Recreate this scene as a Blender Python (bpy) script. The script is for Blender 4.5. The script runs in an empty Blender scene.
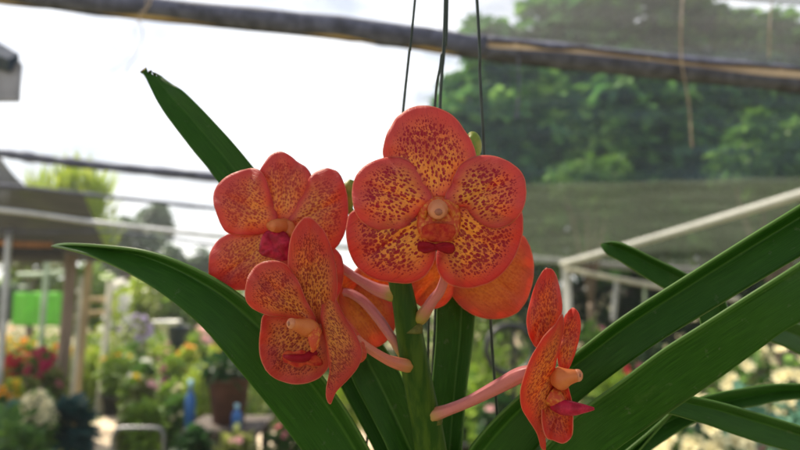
import bpy, math, random
import numpy as np
from mathutils import Vector, noise as mnoise
random.seed(7); rng = np.random.default_rng(7)
scene = bpy.context.scene
COL = scene.collection
R = math.radians

# ------------------------------------------------------------------ camera
F = 628.0                     # focal length in photo pixels (800 wide)
PITCH = R(5.5); CH = 1.6      # looking slightly up from eye height
cam_d = bpy.data.cameras.new('camera'); cam = bpy.data.objects.new('camera', cam_d); COL.objects.link(cam)
cam.location = (0, 0, CH); cam.rotation_euler = (R(90) + PITCH, 0, 0)
cam_d.sensor_width = 36; cam_d.lens = 36 * F / 800
cam_d.clip_start = 0.02; cam_d.clip_end = 2000
cam_d.dof.use_dof = True; cam_d.dof.focus_distance = 0.312
cam_d.dof.aperture_fstop = (cam_d.lens / 1000) / 0.0040
scene.camera = cam
# ------------------------------------------------------------------ world
SUN_EL, SUN_AZ = 52, -52       # azimuth clockwise from +Y (the way the camera looks): high, from the side
w = bpy.data.worlds.new('World'); scene.world = w; w.use_nodes = True
nt = w.node_tree; nt.nodes.clear()
out = nt.nodes.new('ShaderNodeOutputWorld'); bg = nt.nodes.new('ShaderNodeBackground')
sky = nt.nodes.new('ShaderNodeTexSky'); sky.sky_type = 'NISHITA'; sky.sun_disc = False
sky.sun_elevation = R(SUN_EL); sky.sun_rotation = R(SUN_AZ); sky.dust_density = 3; sky.air_density = 1
tc = nt.nodes.new('ShaderNodeTexCoord'); nz = nt.nodes.new('ShaderNodeTexNoise')
mp = nt.nodes.new('ShaderNodeMapping'); mp.inputs['Scale'].default_value = (1, 1, 2.6)
nz.inputs['Scale'].default_value = 2.2; nz.inputs['Detail'].default_value = 5
rmp = nt.nodes.new('ShaderNodeValToRGB'); rmp.color_ramp.elements[0].position = .34; rmp.color_ramp.elements[1].position = .62
rmp.color_ramp.elements[0].color = (.55, .55, .55, 1); rmp.color_ramp.elements[1].color = (.97, .97, .97, 1)
mix = nt.nodes.new('ShaderNodeMix'); mix.data_type = 'RGBA'
nz2 = nt.nodes.new('ShaderNodeTexNoise'); nz2.inputs['Scale'].default_value = 3.4; nz2.inputs['Detail'].default_value = 6; nz2.inputs['Roughness'].default_value = .6
r2 = nt.nodes.new('ShaderNodeValToRGB'); r2.color_ramp.elements[0].position = .40; r2.color_ramp.elements[1].position = .60
r2.color_ramp.elements[0].color = (.35, .38, .44, 1); r2.color_ramp.elements[1].color = (.90, .905, .92, 1)
x10 = nt.nodes.new('ShaderNodeVectorMath'); x10.operation = 'SCALE'; x10.inputs['Scale'].default_value = 9.6
nt.links.new(mp.outputs['Vector'], nz2.inputs['Vector']); nt.links.new(nz2.outputs['Fac'], r2.inputs['Fac'])
nt.links.new(r2.outputs['Color'], x10.inputs[0]); nt.links.new(x10.outputs[0], mix.inputs['B'])
nt.links.new(tc.outputs['Generated'], mp.inputs['Vector']); nt.links.new(mp.outputs['Vector'], nz.inputs['Vector'])
nt.links.new(nz.outputs['Fac'], rmp.inputs['Fac']); nt.links.new(rmp.outputs['Color'], mix.inputs['Factor'])
nt.links.new(sky.outputs['Color'], mix.inputs['A']); nt.links.new(mix.outputs['Result'], bg.inputs['Color'])
bg.inputs['Strength'].default_value = 0.082
nt.links.new(bg.outputs['Background'], out.inputs['Surface'])
# ------------------------------------------------------------------ sun behind thin cloud
sd = bpy.data.lights.new('sun', 'SUN'); sun = bpy.data.objects.new('sun', sd); COL.objects.link(sun)
sd.energy = 5.0; sd.angle = R(4); sd.color = (1, .90, .72)
az, el = R(SUN_AZ), R(SUN_EL)
sv = Vector((math.sin(az) * math.cos(el), math.cos(az) * math.cos(el), math.sin(el)))
sun.rotation_euler = sv.to_track_quat('Z', 'Y').to_euler(); sun.location = (0, 0, 30)
# ------------------------------------------------------------------ exposure, render
vs = scene.view_settings
vs.view_transform = 'Standard'; vs.look = 'None'; vs.gamma = 1; vs.use_curve_mapping = False; vs.exposure = 1.32
scene.render.engine = 'CYCLES'; cy = scene.cycles
cy.use_denoising = True; cy.max_bounces = 6; cy.transparent_max_bounces = 24; cy.diffuse_bounces = 3; cy.glossy_bounces = 2; cy.transmission_bounces = 4
cy.caustics_reflective = False; cy.caustics_refractive = False

# ================================================================== helpers
FW = Vector((0, math.cos(PITCH), math.sin(PITCH))); UP = Vector((0, -math.sin(PITCH), math.cos(PITCH))); RT = Vector((1, 0, 0))
CAM = Vector((0, 0, CH))
def P(px, py, d): return CAM + (FW + RT * ((px - 400) / F) + UP * (-(py - 225) / F)) * d
def Z(py, Y): return CH + Y * math.tan(PITCH - math.atan((py - 225) / F))      # height seen at row py at distance Y
def X(px, Y): return (px - 400) / F * Y * math.cos(PITCH) * 1.0
def S(pxlen, Y): return pxlen / F * Y

def link(name, me, mat=None, parent=None):
    o = bpy.data.objects.new(name, me); COL.objects.link(o)
    if mat: me.materials.append(mat)
    if parent: o.parent = parent; o.matrix_parent_inverse = parent.matrix_basis.inverted() if False else o.matrix_parent_inverse
    return o
def place(o, loc):
    """move the mesh data so that the object origin lies at loc (world)"""
    return o
def tag(o, label=None, cat=None, group=None, kind=None):
    if label: o['label'] = label
    if cat: o['category'] = cat
    if group: o['group'] = group
    if kind: o['kind'] = kind
    return o
def empty(name, loc=(0, 0, 0)):
    o = bpy.data.objects.new(name, None); o.empty_display_size = .05; COL.objects.link(o); o.location = loc; return o
def mesh(vs_, fs, smooth=True, name='m'):
    me = bpy.data.meshes.new(name); me.from_pydata([tuple(v) for v in vs_], [], fs); me.update()
    if smooth: me.polygons.foreach_set('use_smooth', [True] * len(me.polygons))
    return me
class MB:
    """collects world space shapes; build() shifts them into the parent's frame"""
    def __init__(s): s.v = []; s.f = []
    def add(s, v, f):
        n = len(s.v); s.v += [Vector(a) for a in v]; s.f += [tuple(i + n for i in q) for q in f]; return s
    def box(s, c, sz, rot=None):
        c = Vector(c); h = Vector(sz) / 2; v = []
        for sx in (-1, 1):
            for sy in (-1, 1):
                for sz_ in (-1, 1):
                    q = Vector((sx * h.x, sy * h.y, sz_ * h.z))
                    if rot is not None: q = rot @ q
                    v.append(c + q)
        return s.add(v, [(0, 1, 3, 2), (4, 6, 7, 5), (0, 4, 5, 1), (2, 3, 7, 6), (0, 2, 6, 4), (1, 5, 7, 3)])
    def tube(s, pts, rad, n=10, cap=True, squash=None):
        pts = [Vector(p) for p in pts]; m = len(pts)
        rad = [rad] * m if not hasattr(rad, '__len__') else rad
        ref = Vector((0, 0, 1)); v = []; prev = None
        for i, p in enumerate(pts):
            t = (pts[min(i + 1, m - 1)] - pts[max(i - 1, 0)]).normalized()
            if prev is None:
                a = t.cross(ref)
                if a.length < .05: a = t.cross(Vector((0, 1, 0)))
            else: a = prev - t * prev.dot(t)
            a.normalize(); prev = a; b = t.cross(a)
            for k in range(n):
                th = 2 * math.pi * k / n
                v.append(p + (a * math.cos(th) + b * math.sin(th)) * rad[i])
        f = [(i * n + k, i * n + (k + 1) % n, (i + 1) * n + (k + 1) % n, (i + 1) * n + k) for i in range(m - 1) for k in range(n)]
        if cap: f += [tuple(range(n))[::-1], tuple((m - 1) * n + k for k in range(n))]
        return s.add(v, f)
    def lathe(s, c, prof, n=20):
        c = Vector(c); v = []; m = len(prof)
        for r_, z_ in prof:
            for k in range(n):
                th = 2 * math.pi * k / n; v.append(c + Vector((r_ * math.cos(th), r_ * math.sin(th), z_)))
        return s.add(v, [(i * n + k, i * n + (k + 1) % n, (i + 1) * n + (k + 1) % n, (i + 1) * n + k) for i in range(m - 1) for k in range(n)])
    def build(s, name, mat, parent=None, smooth=True, origin=None):
        off = (parent_origin(parent) if parent else Vector(origin or (0, 0, 0)))
        me = mesh([v - off for v in s.v], s.f, smooth, name)
        o = link(name, me, mat, parent)
        if not parent: o.location = off
        return o
def parent_origin(p):
    o = Vector((0, 0, 0))
    while p: o += p.location; p = p.parent
    return o
def catmull(pts, n, closed=False):
    pts = [Vector(p) if len(p) == 3 else Vector((p[0], p[1], 0)) for p in pts]
    m = len(pts); res = []
    segs = m if closed else m - 1
    for i in range(n if closed else n + 1):
        t = i / n * segs; k = min(int(t), segs - 1); u = t - k
        g = (lambda j: pts[j % m]) if closed else (lambda j: pts[max(0, min(m - 1, j))])
        a, b, c, d = g(k - 1), g(k), g(k + 1), g(k + 2)
        res.append(.5 * ((2 * b) + (-a + c) * u + (2 * a - 5 * b + 4 * c - d) * u * u + (-a + 3 * b - 3 * c + d) * u ** 3))
    return res

# ------------------------------------------------------------------ materials
class NT:
    def __init__(s, name):
        s.m = bpy.data.materials.new(name); s.m.use_nodes = True; s.t = s.m.node_tree; s.t.nodes.clear()
        s.out = s.n('OutputMaterial')
    def n(s, typ, **kw):
        x = s.t.nodes.new('ShaderNode' + typ)
        for k, v in kw.items(): setattr(x, k, v)
        return x
    def l(s, a, b): s.t.links.new(a, b); return s
    def val(s, sock, v):
        if hasattr(v, 'is_output') or isinstance(v, bpy.types.NodeSocket): s.t.links.new(v, sock)
        else: sock.default_value = v
    def math(s, op, a, b=0, c=0, clamp=False):
        x = s.n('Math', operation=op, use_clamp=clamp)
        s.val(x.inputs[0], a); s.val(x.inputs[1], b); s.val(x.inputs[2], c); return x.outputs[0]
    def ss(s, v, lo, hi, a=0., b=1.):
        x = s.n('MapRange', interpolation_type='SMOOTHSTEP')
        s.val(x.inputs['Value'], v); s.val(x.inputs['From Min'], lo); s.val(x.inputs['From Max'], hi)
        s.val(x.inputs['To Min'], a); s.val(x.inputs['To Max'], b); return x.outputs['Result']
    def mix(s, f, a, b, mode='MIX'):
        x = s.n('Mix', data_type='RGBA', blend_type=mode)
        s.val(x.inputs['Factor'], f)
        for k, v in (('A', a), ('B', b)):
            if isinstance(v, tuple): v = (*v[:3], 1)
            i = 6 if k == 'A' else 7
            s.val(x.inputs[i], v)
        return x.outputs[2]
    def noise(s, vec, scale, detail=3, rough=.5, dist=0):
        x = s.n('TexNoise'); 
        if vec is not None: s.l(vec, x.inputs['Vector'])
        x.inputs['Scale'].default_value = scale; x.inputs['Detail'].default_value = detail; x.inputs['Roughness'].default_value = rough
        x.inputs['Distortion'].default_value = dist; return x.outputs['Fac']
    def obj(s): return s.n('TexCoord').outputs['Object']
    def mapping(s, vec, scale=(1, 1, 1), rot=(0, 0, 0), loc=(0, 0, 0)):
        x = s.n('Mapping'); s.l(vec, x.inputs['Vector']); x.inputs['Scale'].default_value = scale
        x.inputs['Rotation'].default_value = rot; x.inputs['Location'].default_value = loc; return x.outputs['Vector']
    def bump(s, h, strength=.3, dist=.002):
        x = s.n('Bump'); x.inputs['Strength'].default_value = strength; x.inputs['Distance'].default_value = dist
        s.l(h, x.inputs['Height']); return x.outputs['Normal']
    def pbr(s, col, rough=.6, normal=None, trans=0, tcol=None, spec=.5, metal=0, alpha=None, coat=0):
        b = s.n('BsdfPrincipled')
        if isinstance(col, tuple): col = (*col[:3], 1)
        s.val(b.inputs['Base Color'], col); s.val(b.inputs['Roughness'], rough); s.val(b.inputs['Metallic'], metal)
        s.val(b.inputs['Specular IOR Level'], spec); s.val(b.inputs['Coat Weight'], coat); b.inputs['Coat Roughness'].default_value = .25
        if normal is not None: s.l(normal, b.inputs['Normal'])
        last = b.outputs[0]
        if trans:
            t = s.n('BsdfTranslucent'); tcol = tcol if tcol is not None else col
            if isinstance(tcol, tuple): tcol = (*tcol[:3], 1)
            s.val(t.inputs['Color'], tcol)
            if normal is not None: s.l(normal, t.inputs['Normal'])
            x = s.n('MixShader'); s.val(x.inputs[0], trans); s.l(last, x.inputs[1]); s.l(t.outputs[0], x.inputs[2]); last = x.outputs[0]
        if alpha is not None:
            t = s.n('BsdfTransparent'); x = s.n('MixShader'); s.val(x.inputs[0], alpha)
            s.l(t.outputs[0], x.inputs[1]); s.l(last, x.inputs[2]); last = x.outputs[0]
        s.l(last, s.out.inputs['Surface']); return s.m
    def uv(s, name):
        x = s.n('UVMap'); x.uv_map = name; return x.outputs[0]

def mat_simple(name, col, rough=.6, var=.25, scale=8, metal=0, bump=.2, spec=.4, trans=0):
    q = NT(name); v = q.obj(); f = q.noise(v, scale, 5, .6)
    c = q.mix(q.ss(f, .3, .7), tuple(x * (1 - var) for x in col), tuple(min(1, x * (1 + var)) for x in col))
    return q.pbr(c, rough, q.bump(q.noise(v, scale * 4, 4), bump, .005) if bump else None, metal=metal, spec=spec, trans=trans)
def mat_wood(name, col, stretch=(30, 30, 2)):
    q = NT(name); v = q.mapping(q.obj(), stretch); f = q.noise(v, 1, 5, .6, .6)
    c = q.mix(q.ss(f, .3, .7), tuple(x * .55 for x in col), tuple(min(1, x * 1.25) for x in col))
    return q.pbr(c, .75, q.bump(f, .4, .004), spec=.25)
def mat_leaf(name, cols, rough=.45, trans=.35, spec=.45, vscale=2.5):
    """foliage: every leaf its own tone, slow variation through the plant"""
    q = NT(name); g = q.n('NewGeometry'); r_ = g.outputs['Random Per Island']
    cr = q.n('ValToRGB'); e = cr.color_ramp.elements
    e[0].color = (*cols[0], 1); e[1].color = (*cols[-1], 1)
    for i, c in enumerate(cols[1:-1]): k = e.new((i + 1) / (len(cols) - 1)); k.color = (*c, 1)
    f = q.noise(q.obj(), vscale, 3)
    s_ = q.math('ADD', q.math('MULTIPLY', r_, .55), q.math('MULTIPLY', q.ss(f, .3, .7), .45))
    q.l(s_, cr.inputs[0])
    c = cr.outputs[0]
    return q.pbr(c, rough, spec=spec * .6, trans=trans, tcol=q.mix(.5, c, (.35, .5, .05), 'MIX') if False else c)

G_DARK = mat_leaf('leaf_dark', [(.012, .035, .012), (.025, .07, .02), (.045, .11, .03)])
G_TREE = mat_leaf('leaf_tree', [(.018, .06, .025), (.045, .13, .04), (.11, .25, .05), (.24, .40, .08)], .55, .4, .25, .7)
G_MID = mat_leaf('leaf_mid', [(.035, .09, .02), (.09, .19, .03), (.18, .31, .05)])
G_LIGHT = mat_leaf('leaf_light', [(.08, .16, .02), (.20, .32, .035), (.36, .46, .05)])
G_LIME = mat_leaf('leaf_lime', [(.18, .28, .02), (.34, .44, .04), (.5, .54, .08)])
G_OLIVE = mat_leaf('leaf_olive', [(.09, .11, .03), (.18, .21, .05), (.32, .33, .10)])
G_BLUE = mat_leaf('leaf_blue', [(.008, .04, .04), (.015, .07, .065), (.04, .11, .09)])
G_TEAL = mat_leaf('leaf_teal', [(.06, .15, .11), (.11, .24, .17), (.2, .34, .25)])
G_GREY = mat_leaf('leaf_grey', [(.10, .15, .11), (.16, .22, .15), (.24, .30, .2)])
GM = dict(dark=G_DARK, mid=G_MID, light=G_LIGHT, lime=G_LIME, olive=G_OLIVE, blue=G_BLUE, teal=G_TEAL, grey=G_GREY, tree=G_TREE)
def mat_petal_simple(name, col):
    q = NT(name); f = q.noise(q.obj(), 40, 3)
    c = q.mix(f, tuple(x * .75 for x in col), tuple(min(1, x * 1.15) for x in col))
    return q.pbr(c, .55, trans=.3, spec=.2)
FC = {k: mat_petal_simple('blossom_' + k, c) for k, c in dict(yellow=(.75, .52, .03), gold=(.8, .36, .02), red=(.62, .02, .05), crimson=(.5, .02, .09),
      orange=(.8, .22, .03), cream=(.82, .75, .48), white=(.8, .78, .72), pink=(.8, .25, .32), palepink=(.85, .5, .5), magenta=(.7, .03, .4), violet=(.42, .34, .5)).items()}
BARK = mat_wood('bark', (.16, .12, .085))
WOODP = mat_wood('weathered_timber', (.22, .16, .12))
TAN = mat_wood('tan_bamboo', (.42, .31, .17))
PALE = mat_simple('pale_painted_timber', (.58, .55, .45), .6, .2, 6)
WHITE = mat_simple('white_paint', (.72, .71, .68), .5, .12, 6)
GREENP = mat_simple('pale_green_paint', (.30, .38, .27), .6, .2, 6)
GALV = mat_simple('galvanised_pipe', (.42, .43, .45), .4, .2, 10, metal=.5)
STEEL = mat_simple('dull_steel_tube', (.16, .16, .17), .4, .2, 10, metal=.5)
DARKCLOTH = mat_simple('bundled_dark_net', (.075, .08, .12), .85, .45, 22, bump=.8)
BLACKP = mat_simple('black_plastic', (.012, .013, .013), .45, .3, 8)
TERRA = mat_simple('terracotta', (.10, .04, .025), .8, .3, 9)
BLUEP = mat_simple('blue_plastic', (.02, .10, .30), .35, .15, 6)
PALEBLUE = mat_simple('pale_blue_cap', (.3, .5, .6), .4, .15, 6)
NAVY = mat_simple('navy_plastic', (.02, .035, .07), .4, .15, 6)
STRING = mat_simple('dry_string', (.36, .28, .2), .85, .3, 30)
GREENTARP = mat_simple('bright_green_sheet', (.17, .55, .05), .6, .12, 3, trans=.25)

def mat_net(name, col, alpha, trans=.2):
    q = NT(name); v = q.obj()
    big = q.noise(v, 1.3, 4, .6); st = q.noise(q.mapping(v, (1, 9, 9)), 1.2, 4, .6)
    a = q.math('ADD', alpha - .12, q.math('MULTIPLY', q.math('ADD', big, st), .13))
    c = q.mix(q.ss(st, .35, .7), tuple(x * .75 for x in col), tuple(x * 1.3 for x in col))
    return q.pbr(c, .9, alpha=a, spec=.1, trans=trans)

# ================================================================== leaf engines (numpy)
def unit(a): return a / (np.linalg.norm(a, axis=1, keepdims=True) + 1e-9)
def leaf_mesh(B, D, L, W, droop=.25, name='foliage'):
    """broad leaves: 6 verts each (base, 2 sides, raised centre, shoulder, tip)"""
    n = len(B); D = unit(D); up = np.tile([0, 0, 1.], (n, 1)) + rng.normal(0, .35, (n, 3))
    T = unit(np.cross(D, up)); N = np.cross(T, D); L = L[:, None]; W = W[:, None]
    tip = B + D * L - np.array([0, 0, 1]) * L * droop
    midc = B + D * L * .5 - N * W * .12
    l1 = B + D * L * .38 + T * W * .5 + N * W * .06; r1 = B + D * L * .38 - T * W * .5 + N * W * .06
    l2 = B + D * L * .72 + T * W * .42 - np.array([0, 0, 1]) * L * droop * .45; r2 = B + D * L * .72 - T * W * .42 - np.array([0, 0, 1]) * L * droop * .45
    V = np.stack([B, l1, r1, midc, l2, r2, tip], 1).reshape(-1, 3)
    tri = np.array([[0, 3, 1], [0, 2, 3], [1, 3, 4], [3, 2, 5], [3, 5, 6], [4, 3, 6]])
    Fs = (np.arange(n)[:, None, None] * 7 + tri[None]).reshape(-1, 3)
    return np_mesh(V, Fs, name)
def np_mesh(V, Fs, name='m', smooth=True):
    me = bpy.data.meshes.new(name); k = Fs.shape[1]
    me.vertices.add(len(V)); me.vertices.foreach_set('co', V.astype(np.float32).ravel())
    me.loops.add(Fs.size); me.loops.foreach_set('vertex_index', Fs.astype(np.int32).ravel())
    me.polygons.add(len(Fs)); me.polygons.foreach_set('loop_start', np.arange(0, Fs.size, k, dtype=np.int32))
    me.polygons.foreach_set('loop_total', np.full(len(Fs), k, dtype=np.int32))
    if smooth: me.polygons.foreach_set('use_smooth', np.ones(len(Fs), dtype=bool))
    me.update(calc_edges=True); me.validate(); return me
def strap_mesh(B, D, L, W, droop=.8, seg=6, name='foliage'):
    n = len(B); D = unit(D); T = unit(np.cross(D, np.tile([0, 0, 1.], (n, 1)) + 1e-3)); rows = []
    for i in range(seg + 1):
        t = i / seg; wv = np.sin(math.pi * min(1, .12 + t * .88)) ** .7 * (1 if t < 1 else .03)
        c = B + D * (L * t)[:, None]; c[:, 2] -= (L * droop * t * t)
        rows.append(c + T * (W * .5 * wv)[:, None]); rows.append(c - T * (W * .5 * wv)[:, None])
    V = np.stack(rows, 1).reshape(-1, 3); m = 2 * (seg + 1)
    q = np.array([[2 * i, 2 * i + 1, 2 * i + 3, 2 * i + 2] for i in range(seg)])
    return np_mesh(V, (np.arange(n)[:, None, None] * m + q[None]).reshape(-1, 4), name)
def ell_pts(n, c, r, lo=.55):
    d = unit(rng.normal(size=(n, 3))); rad = rng.uniform(lo, 1, (n, 1)) ** .6
    return np.array(c) + d * rad * np.array(r), d

# ================================================================== setting: ground and path
q = NT('soil_and_turf'); v = q.obj()
f1 = q.noise(v, .35, 5, .6); f2 = q.noise(v, 6, 5, .65)
c = q.mix(q.ss(f1, .4, .6), (.20, .15, .10), (.10, .14, .045)); c = q.mix(q.ss(f2, .35, .7, 0, .6), c, (.30, .25, .17))
GROUND = q.pbr(c, .95, q.bump(f2, .6, .03), spec=.1)
me = mesh([(-300, -60, 0), (300, -60, 0), (300, 600, 0), (-300, 600, 0)], [(0, 1, 2, 3)], False)
tag(link('ground', me, GROUND), kind='structure')
q = NT('sandy_path'); v = q.obj(); f1 = q.noise(v, 3, 6, .65); f2 = q.noise(v, 40, 4, .6)
SAND = q.pbr(q.mix(q.ss(f1, .3, .7), (.42, .33, .24), (.62, .52, .40)), .95, q.bump(f2, .5, .01), spec=.1)
def strip(name, L, Rr, z, m):
    a = catmull([(x, y, 0) for x, y in L], 24); b = catmull([(x, y, 0) for x, y in Rr], 24); vv = []; ff = []
    for i in range(25):
        wob = .05 * math.sin(i * 1.7) + .03 * math.sin(i * 3.1)
        vv += [(a[i].x + wob, a[i].y + wob, z), (b[i].x - wob, b[i].y + wob, z)]
    for i in range(24): ff.append((2 * i, 2 * i + 1, 2 * i + 3, 2 * i + 2))
    return tag(link(name, mesh(vv, ff, False), m), kind='structure')
strip('path', [(X(70, 4.6), 4.6), (X(86, 6.2), 6.2), (X(107, 8), 8), (X(118, 11), 11)], [(X(104, 4.6), 4.6), (X(118, 6.2), 6.2), (X(128, 8), 8), (X(130, 11), 11)], .004, SAND)
strip('path', [(X(122, 6.9), 6.9), (X(200, 7.2), 7.2), (X(300, 7), 7), (X(420, 7), 7)], [(X(122, 6.0), 6.0), (X(200, 6.3), 6.3), (X(300, 6.3), 6.3), (X(420, 6.2), 6.2)], .008, SAND)

# ================================================================== trees
def tree(name, label, cat, base, trunk_r, lobes, n_leaf, leafL, leafW, leafmat, group=None, rosette=0, barkm=BARK, droop=.2):
    """lobes: (x, y, z, rx, ry, rz) in world metres"""
    t = empty(name, base); tag(t, label, cat, group); b = Vector(base)
    tops = [Vector(l[:3]) for l in lobes]; ctr = sum(tops, Vector()) / len(tops)
    fork = b + (ctr - b) * .45; fork.x = b.x + (ctr.x - b.x) * .2; fork.y = b.y + (ctr.y - b.y) * .2
    m = MB(); m.tube(catmull([b, b.lerp(fork, .5) + Vector((trunk_r * .6, 0, 0)), fork], 8), [trunk_r * (1.25 - .5 * i / 8) for i in range(9)], 12)
    trunk = m.build('trunk', barkm, t)
    m = MB()
    for tp in tops:
        mid = fork.lerp(tp, .5) + Vector((random.uniform(-.2, .2), random.uniform(-.2, .2), .25)) * trunk_r * 3
        m.tube(catmull([fork, mid, tp], 7), [trunk_r * (.55 - .45 * i / 7) for i in range(8)], 7)
    m.build('limb', barkm, t)
    subs = []
    for l in lobes:
        for _ in range(3):
            d_ = Vector((random.gauss(0, 1), random.gauss(0, 1), random.gauss(0, 1) + .3)).normalized(); k_ = random.uniform(.28, .5)
            subs.append((l[0] + d_.x * l[3] * .95, l[1] + d_.y * l[4] * .95, l[2] + d_.z * l[5] * .95, l[3] * k_, l[4] * k_, l[5] * k_ * .8))
    lobes = [(l[0], l[1], l[2], l[3] * .88, l[4] * .88, l[5] * .88) for l in lobes] + subs
    vol = np.array([l[3] * l[5] for l in lobes]); cnt = (vol / vol.sum() * n_leaf).astype(int)
    Bs = []; Ds = []
    for l, k in zip(lobes, cnt):
        if rosette:
            kk = max(3, k // rosette); c, d = ell_pts(kk, l[:3], l[3:6], .45)
            c += rng.normal(0, .06, c.shape) * np.array(l[3:6]); ax = unit(d + np.array([0, 0, .55]) + rng.normal(0, .25, d.shape))
            for j in range(rosette):
                dd = unit(ax * rng.uniform(.15, .8, (kk, 1)) + unit(np.cross(ax, rng.normal(size=(kk, 3)))))
                Bs.append(c + dd * leafL * .1); Ds.append(dd)
        else:
            c, d = ell_pts(k, l[:3], l[3:6], .35); Bs.append(c + rng.normal(0, .05, c.shape)); Ds.append(unit(d * .7 + rng.normal(0, .6, d.shape) + [0, 0, .2]))
    B = np.concatenate(Bs) - np.array(b); D = np.concatenate(Ds); n = len(B)
    me = leaf_mesh(B, D, leafL * rng.uniform(.6, 1.25, n), leafW * rng.uniform(.7, 1.2, n), droop)
    link('crown', me, leafmat, t)
    return t
def lobe(px, py, Y, rpx, ry=None, sq=1): r_ = S(rpx, Y); return (X(px, Y), Y, Z(py, Y), r_, ry or r_ * .9, r_ * sq)

YT = 12.
tree('broadleaf_tree', 'huge dense broadleaf tree rising behind the netting and the long bamboo pole', 'tree', (X(640, YT + 1), YT + 1, 0), .32,
     [lobe(478, 112, 11.6, 46), lobe(452, 150, 12, 40), lobe(520, 76, 12.2, 54), lobe(575, 42, 12, 56), lobe(640, 28, 12.4, 62), lobe(698, 48, 12, 54),
      lobe(500, 170, 11.6, 58), lobe(560, 140, 11.2, 62), lobe(625, 125, 11, 66), lobe(690, 130, 11.2, 62), lobe(745, 92, 12, 52), lobe(560, 215, 11.6, 60), lobe(480, 225, 12, 50),
      lobe(640, 205, 11.4, 64), lobe(720, 195, 11.6, 60), lobe(600, 95, 13, 70), lobe(660, 170, 13, 75), lobe(540, 160, 13, 70)],
     34000, .36, .19, G_TREE, rosette=9)
tree('broadleaf_tree', 'smaller round topped tree crowding the end of the huge broadleaf tree', 'tree', (X(800, 11.5), 11.5, 0), .2,
     [lobe(775, 62, 11.4, 42), lobe(815, 75, 11.4, 46), lobe(790, 120, 11, 50), lobe(850, 110, 11, 55), lobe(770, 175, 11, 50), lobe(830, 180, 11, 55)], 11000, .3, .16, G_TREE, rosette=9)
tree('broadleaf_tree', 'light green bushy tree glowing in front of the dark tree', 'tree', (X(775, 8), 8, 0), .1,
     [lobe(765, 150, 8, 30), lobe(800, 158, 8, 34), lobe(735, 163, 8, 20), lobe(835, 150, 8, 34), lobe(790, 190, 8, 36)], 4200, .15, .075, G_MID, rosette=8)
tree('broadleaf_tree', 'low lime green sapling just above the grey netting beside the spotted bloom', 'tree', (X(590, 8.5), 8.5, 0), .06,
     [lobe(563, 178, 8.5, 13), lobe(590, 174, 8.5, 16), lobe(618, 172, 8.6, 15), lobe(600, 195, 8.5, 20)], 900, .13, .06, G_MID, rosette=7)
for i, (px, py, Y, r_, m, lab) in enumerate([
    (545, 300, 13, 50, 'dark', 'dark shrubby tree under the netting frame between post and spotted bloom'),
    (625, 300, 12.5, 52, 'dark', 'dark shrubby tree behind the pale rod that hangs from the frame'),
    (700, 300, 12.5, 55, 'dark', 'dark shrubby tree hidden mostly by the broad strap leaves'),
    (790, 290, 12, 60, 'mid', 'mid green tree under the slanting white pipe')]):
    tree('shrubby_tree', lab, 'tree', (X(px, Y), Y, 0), .09, [lobe(px, py, Y, r_), lobe(px - 22, py + 26, Y, r_ * .8), lobe(px + 22, py + 20, Y - .3, r_ * .8), lobe(px, py - 28, Y + .3, r_ * .7)],
         2600, .2, .09, GM[m], 'shrubby trees under the netting', rosette=6)
# trees beyond the nursery on the other side
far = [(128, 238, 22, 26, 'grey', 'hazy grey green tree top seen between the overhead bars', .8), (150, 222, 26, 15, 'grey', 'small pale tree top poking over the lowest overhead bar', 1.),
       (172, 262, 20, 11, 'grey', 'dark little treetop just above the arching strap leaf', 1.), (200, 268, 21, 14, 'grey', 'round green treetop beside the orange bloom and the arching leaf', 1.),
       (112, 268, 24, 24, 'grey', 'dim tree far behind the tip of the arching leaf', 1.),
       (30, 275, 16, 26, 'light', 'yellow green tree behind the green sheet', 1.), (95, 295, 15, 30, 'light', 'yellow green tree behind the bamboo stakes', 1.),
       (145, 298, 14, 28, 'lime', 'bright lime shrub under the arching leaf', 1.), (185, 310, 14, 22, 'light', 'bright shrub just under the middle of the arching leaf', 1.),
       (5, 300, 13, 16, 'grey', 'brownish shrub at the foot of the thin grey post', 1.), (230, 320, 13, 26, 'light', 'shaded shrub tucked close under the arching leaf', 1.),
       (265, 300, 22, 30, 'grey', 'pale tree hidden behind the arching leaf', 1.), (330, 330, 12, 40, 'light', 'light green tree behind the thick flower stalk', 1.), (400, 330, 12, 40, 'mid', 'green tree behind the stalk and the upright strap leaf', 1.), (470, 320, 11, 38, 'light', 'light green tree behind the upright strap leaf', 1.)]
for px, py, Y, r_, m, lab, sq in far:
    tree('garden_tree', lab, 'tree', (X(px, Y), Y, 0), .07 * Y / 12, [lobe(px, py, Y, r_, sq=sq), lobe(px - r_ * .5, py + r_ * .5, Y, r_ * .7), lobe(px + r_ * .5, py + r_ * .45, Y, r_ * .75)],
         1500, .014 * Y, .007 * Y, GM[m], 'trees round the nursery', rosette=5)
# feathery bamboo like clump: long narrow leaves pointing up
for lab, cxp, yy, Yp, m_, k_ in (('yellow green feathery bamboo clump seen through the overhead bars', 68, 200, 13, 'lime', 1.), ('dimmer olive bamboo clump behind the drooping grey net', 30, 222, 15, 'olive', .9)):
    tree('bamboo_clump', lab, 'bamboo', (X(cxp, Yp), Yp, 0), .05, [lobe(cxp - 22 * k_, yy + 3, Yp, 12, sq=1.5), lobe(cxp, yy - 4, Yp, 14, sq=1.6), lobe(cxp + 22 * k_, yy, Yp, 11, sq=1.7), lobe(cxp - 10, yy + 30, Yp, 24), lobe(cxp + 14, yy + 32, Yp, 22)],
         1500, .42, .05, GM[m_], 'trees round the nursery', droop=-.7)

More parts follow.
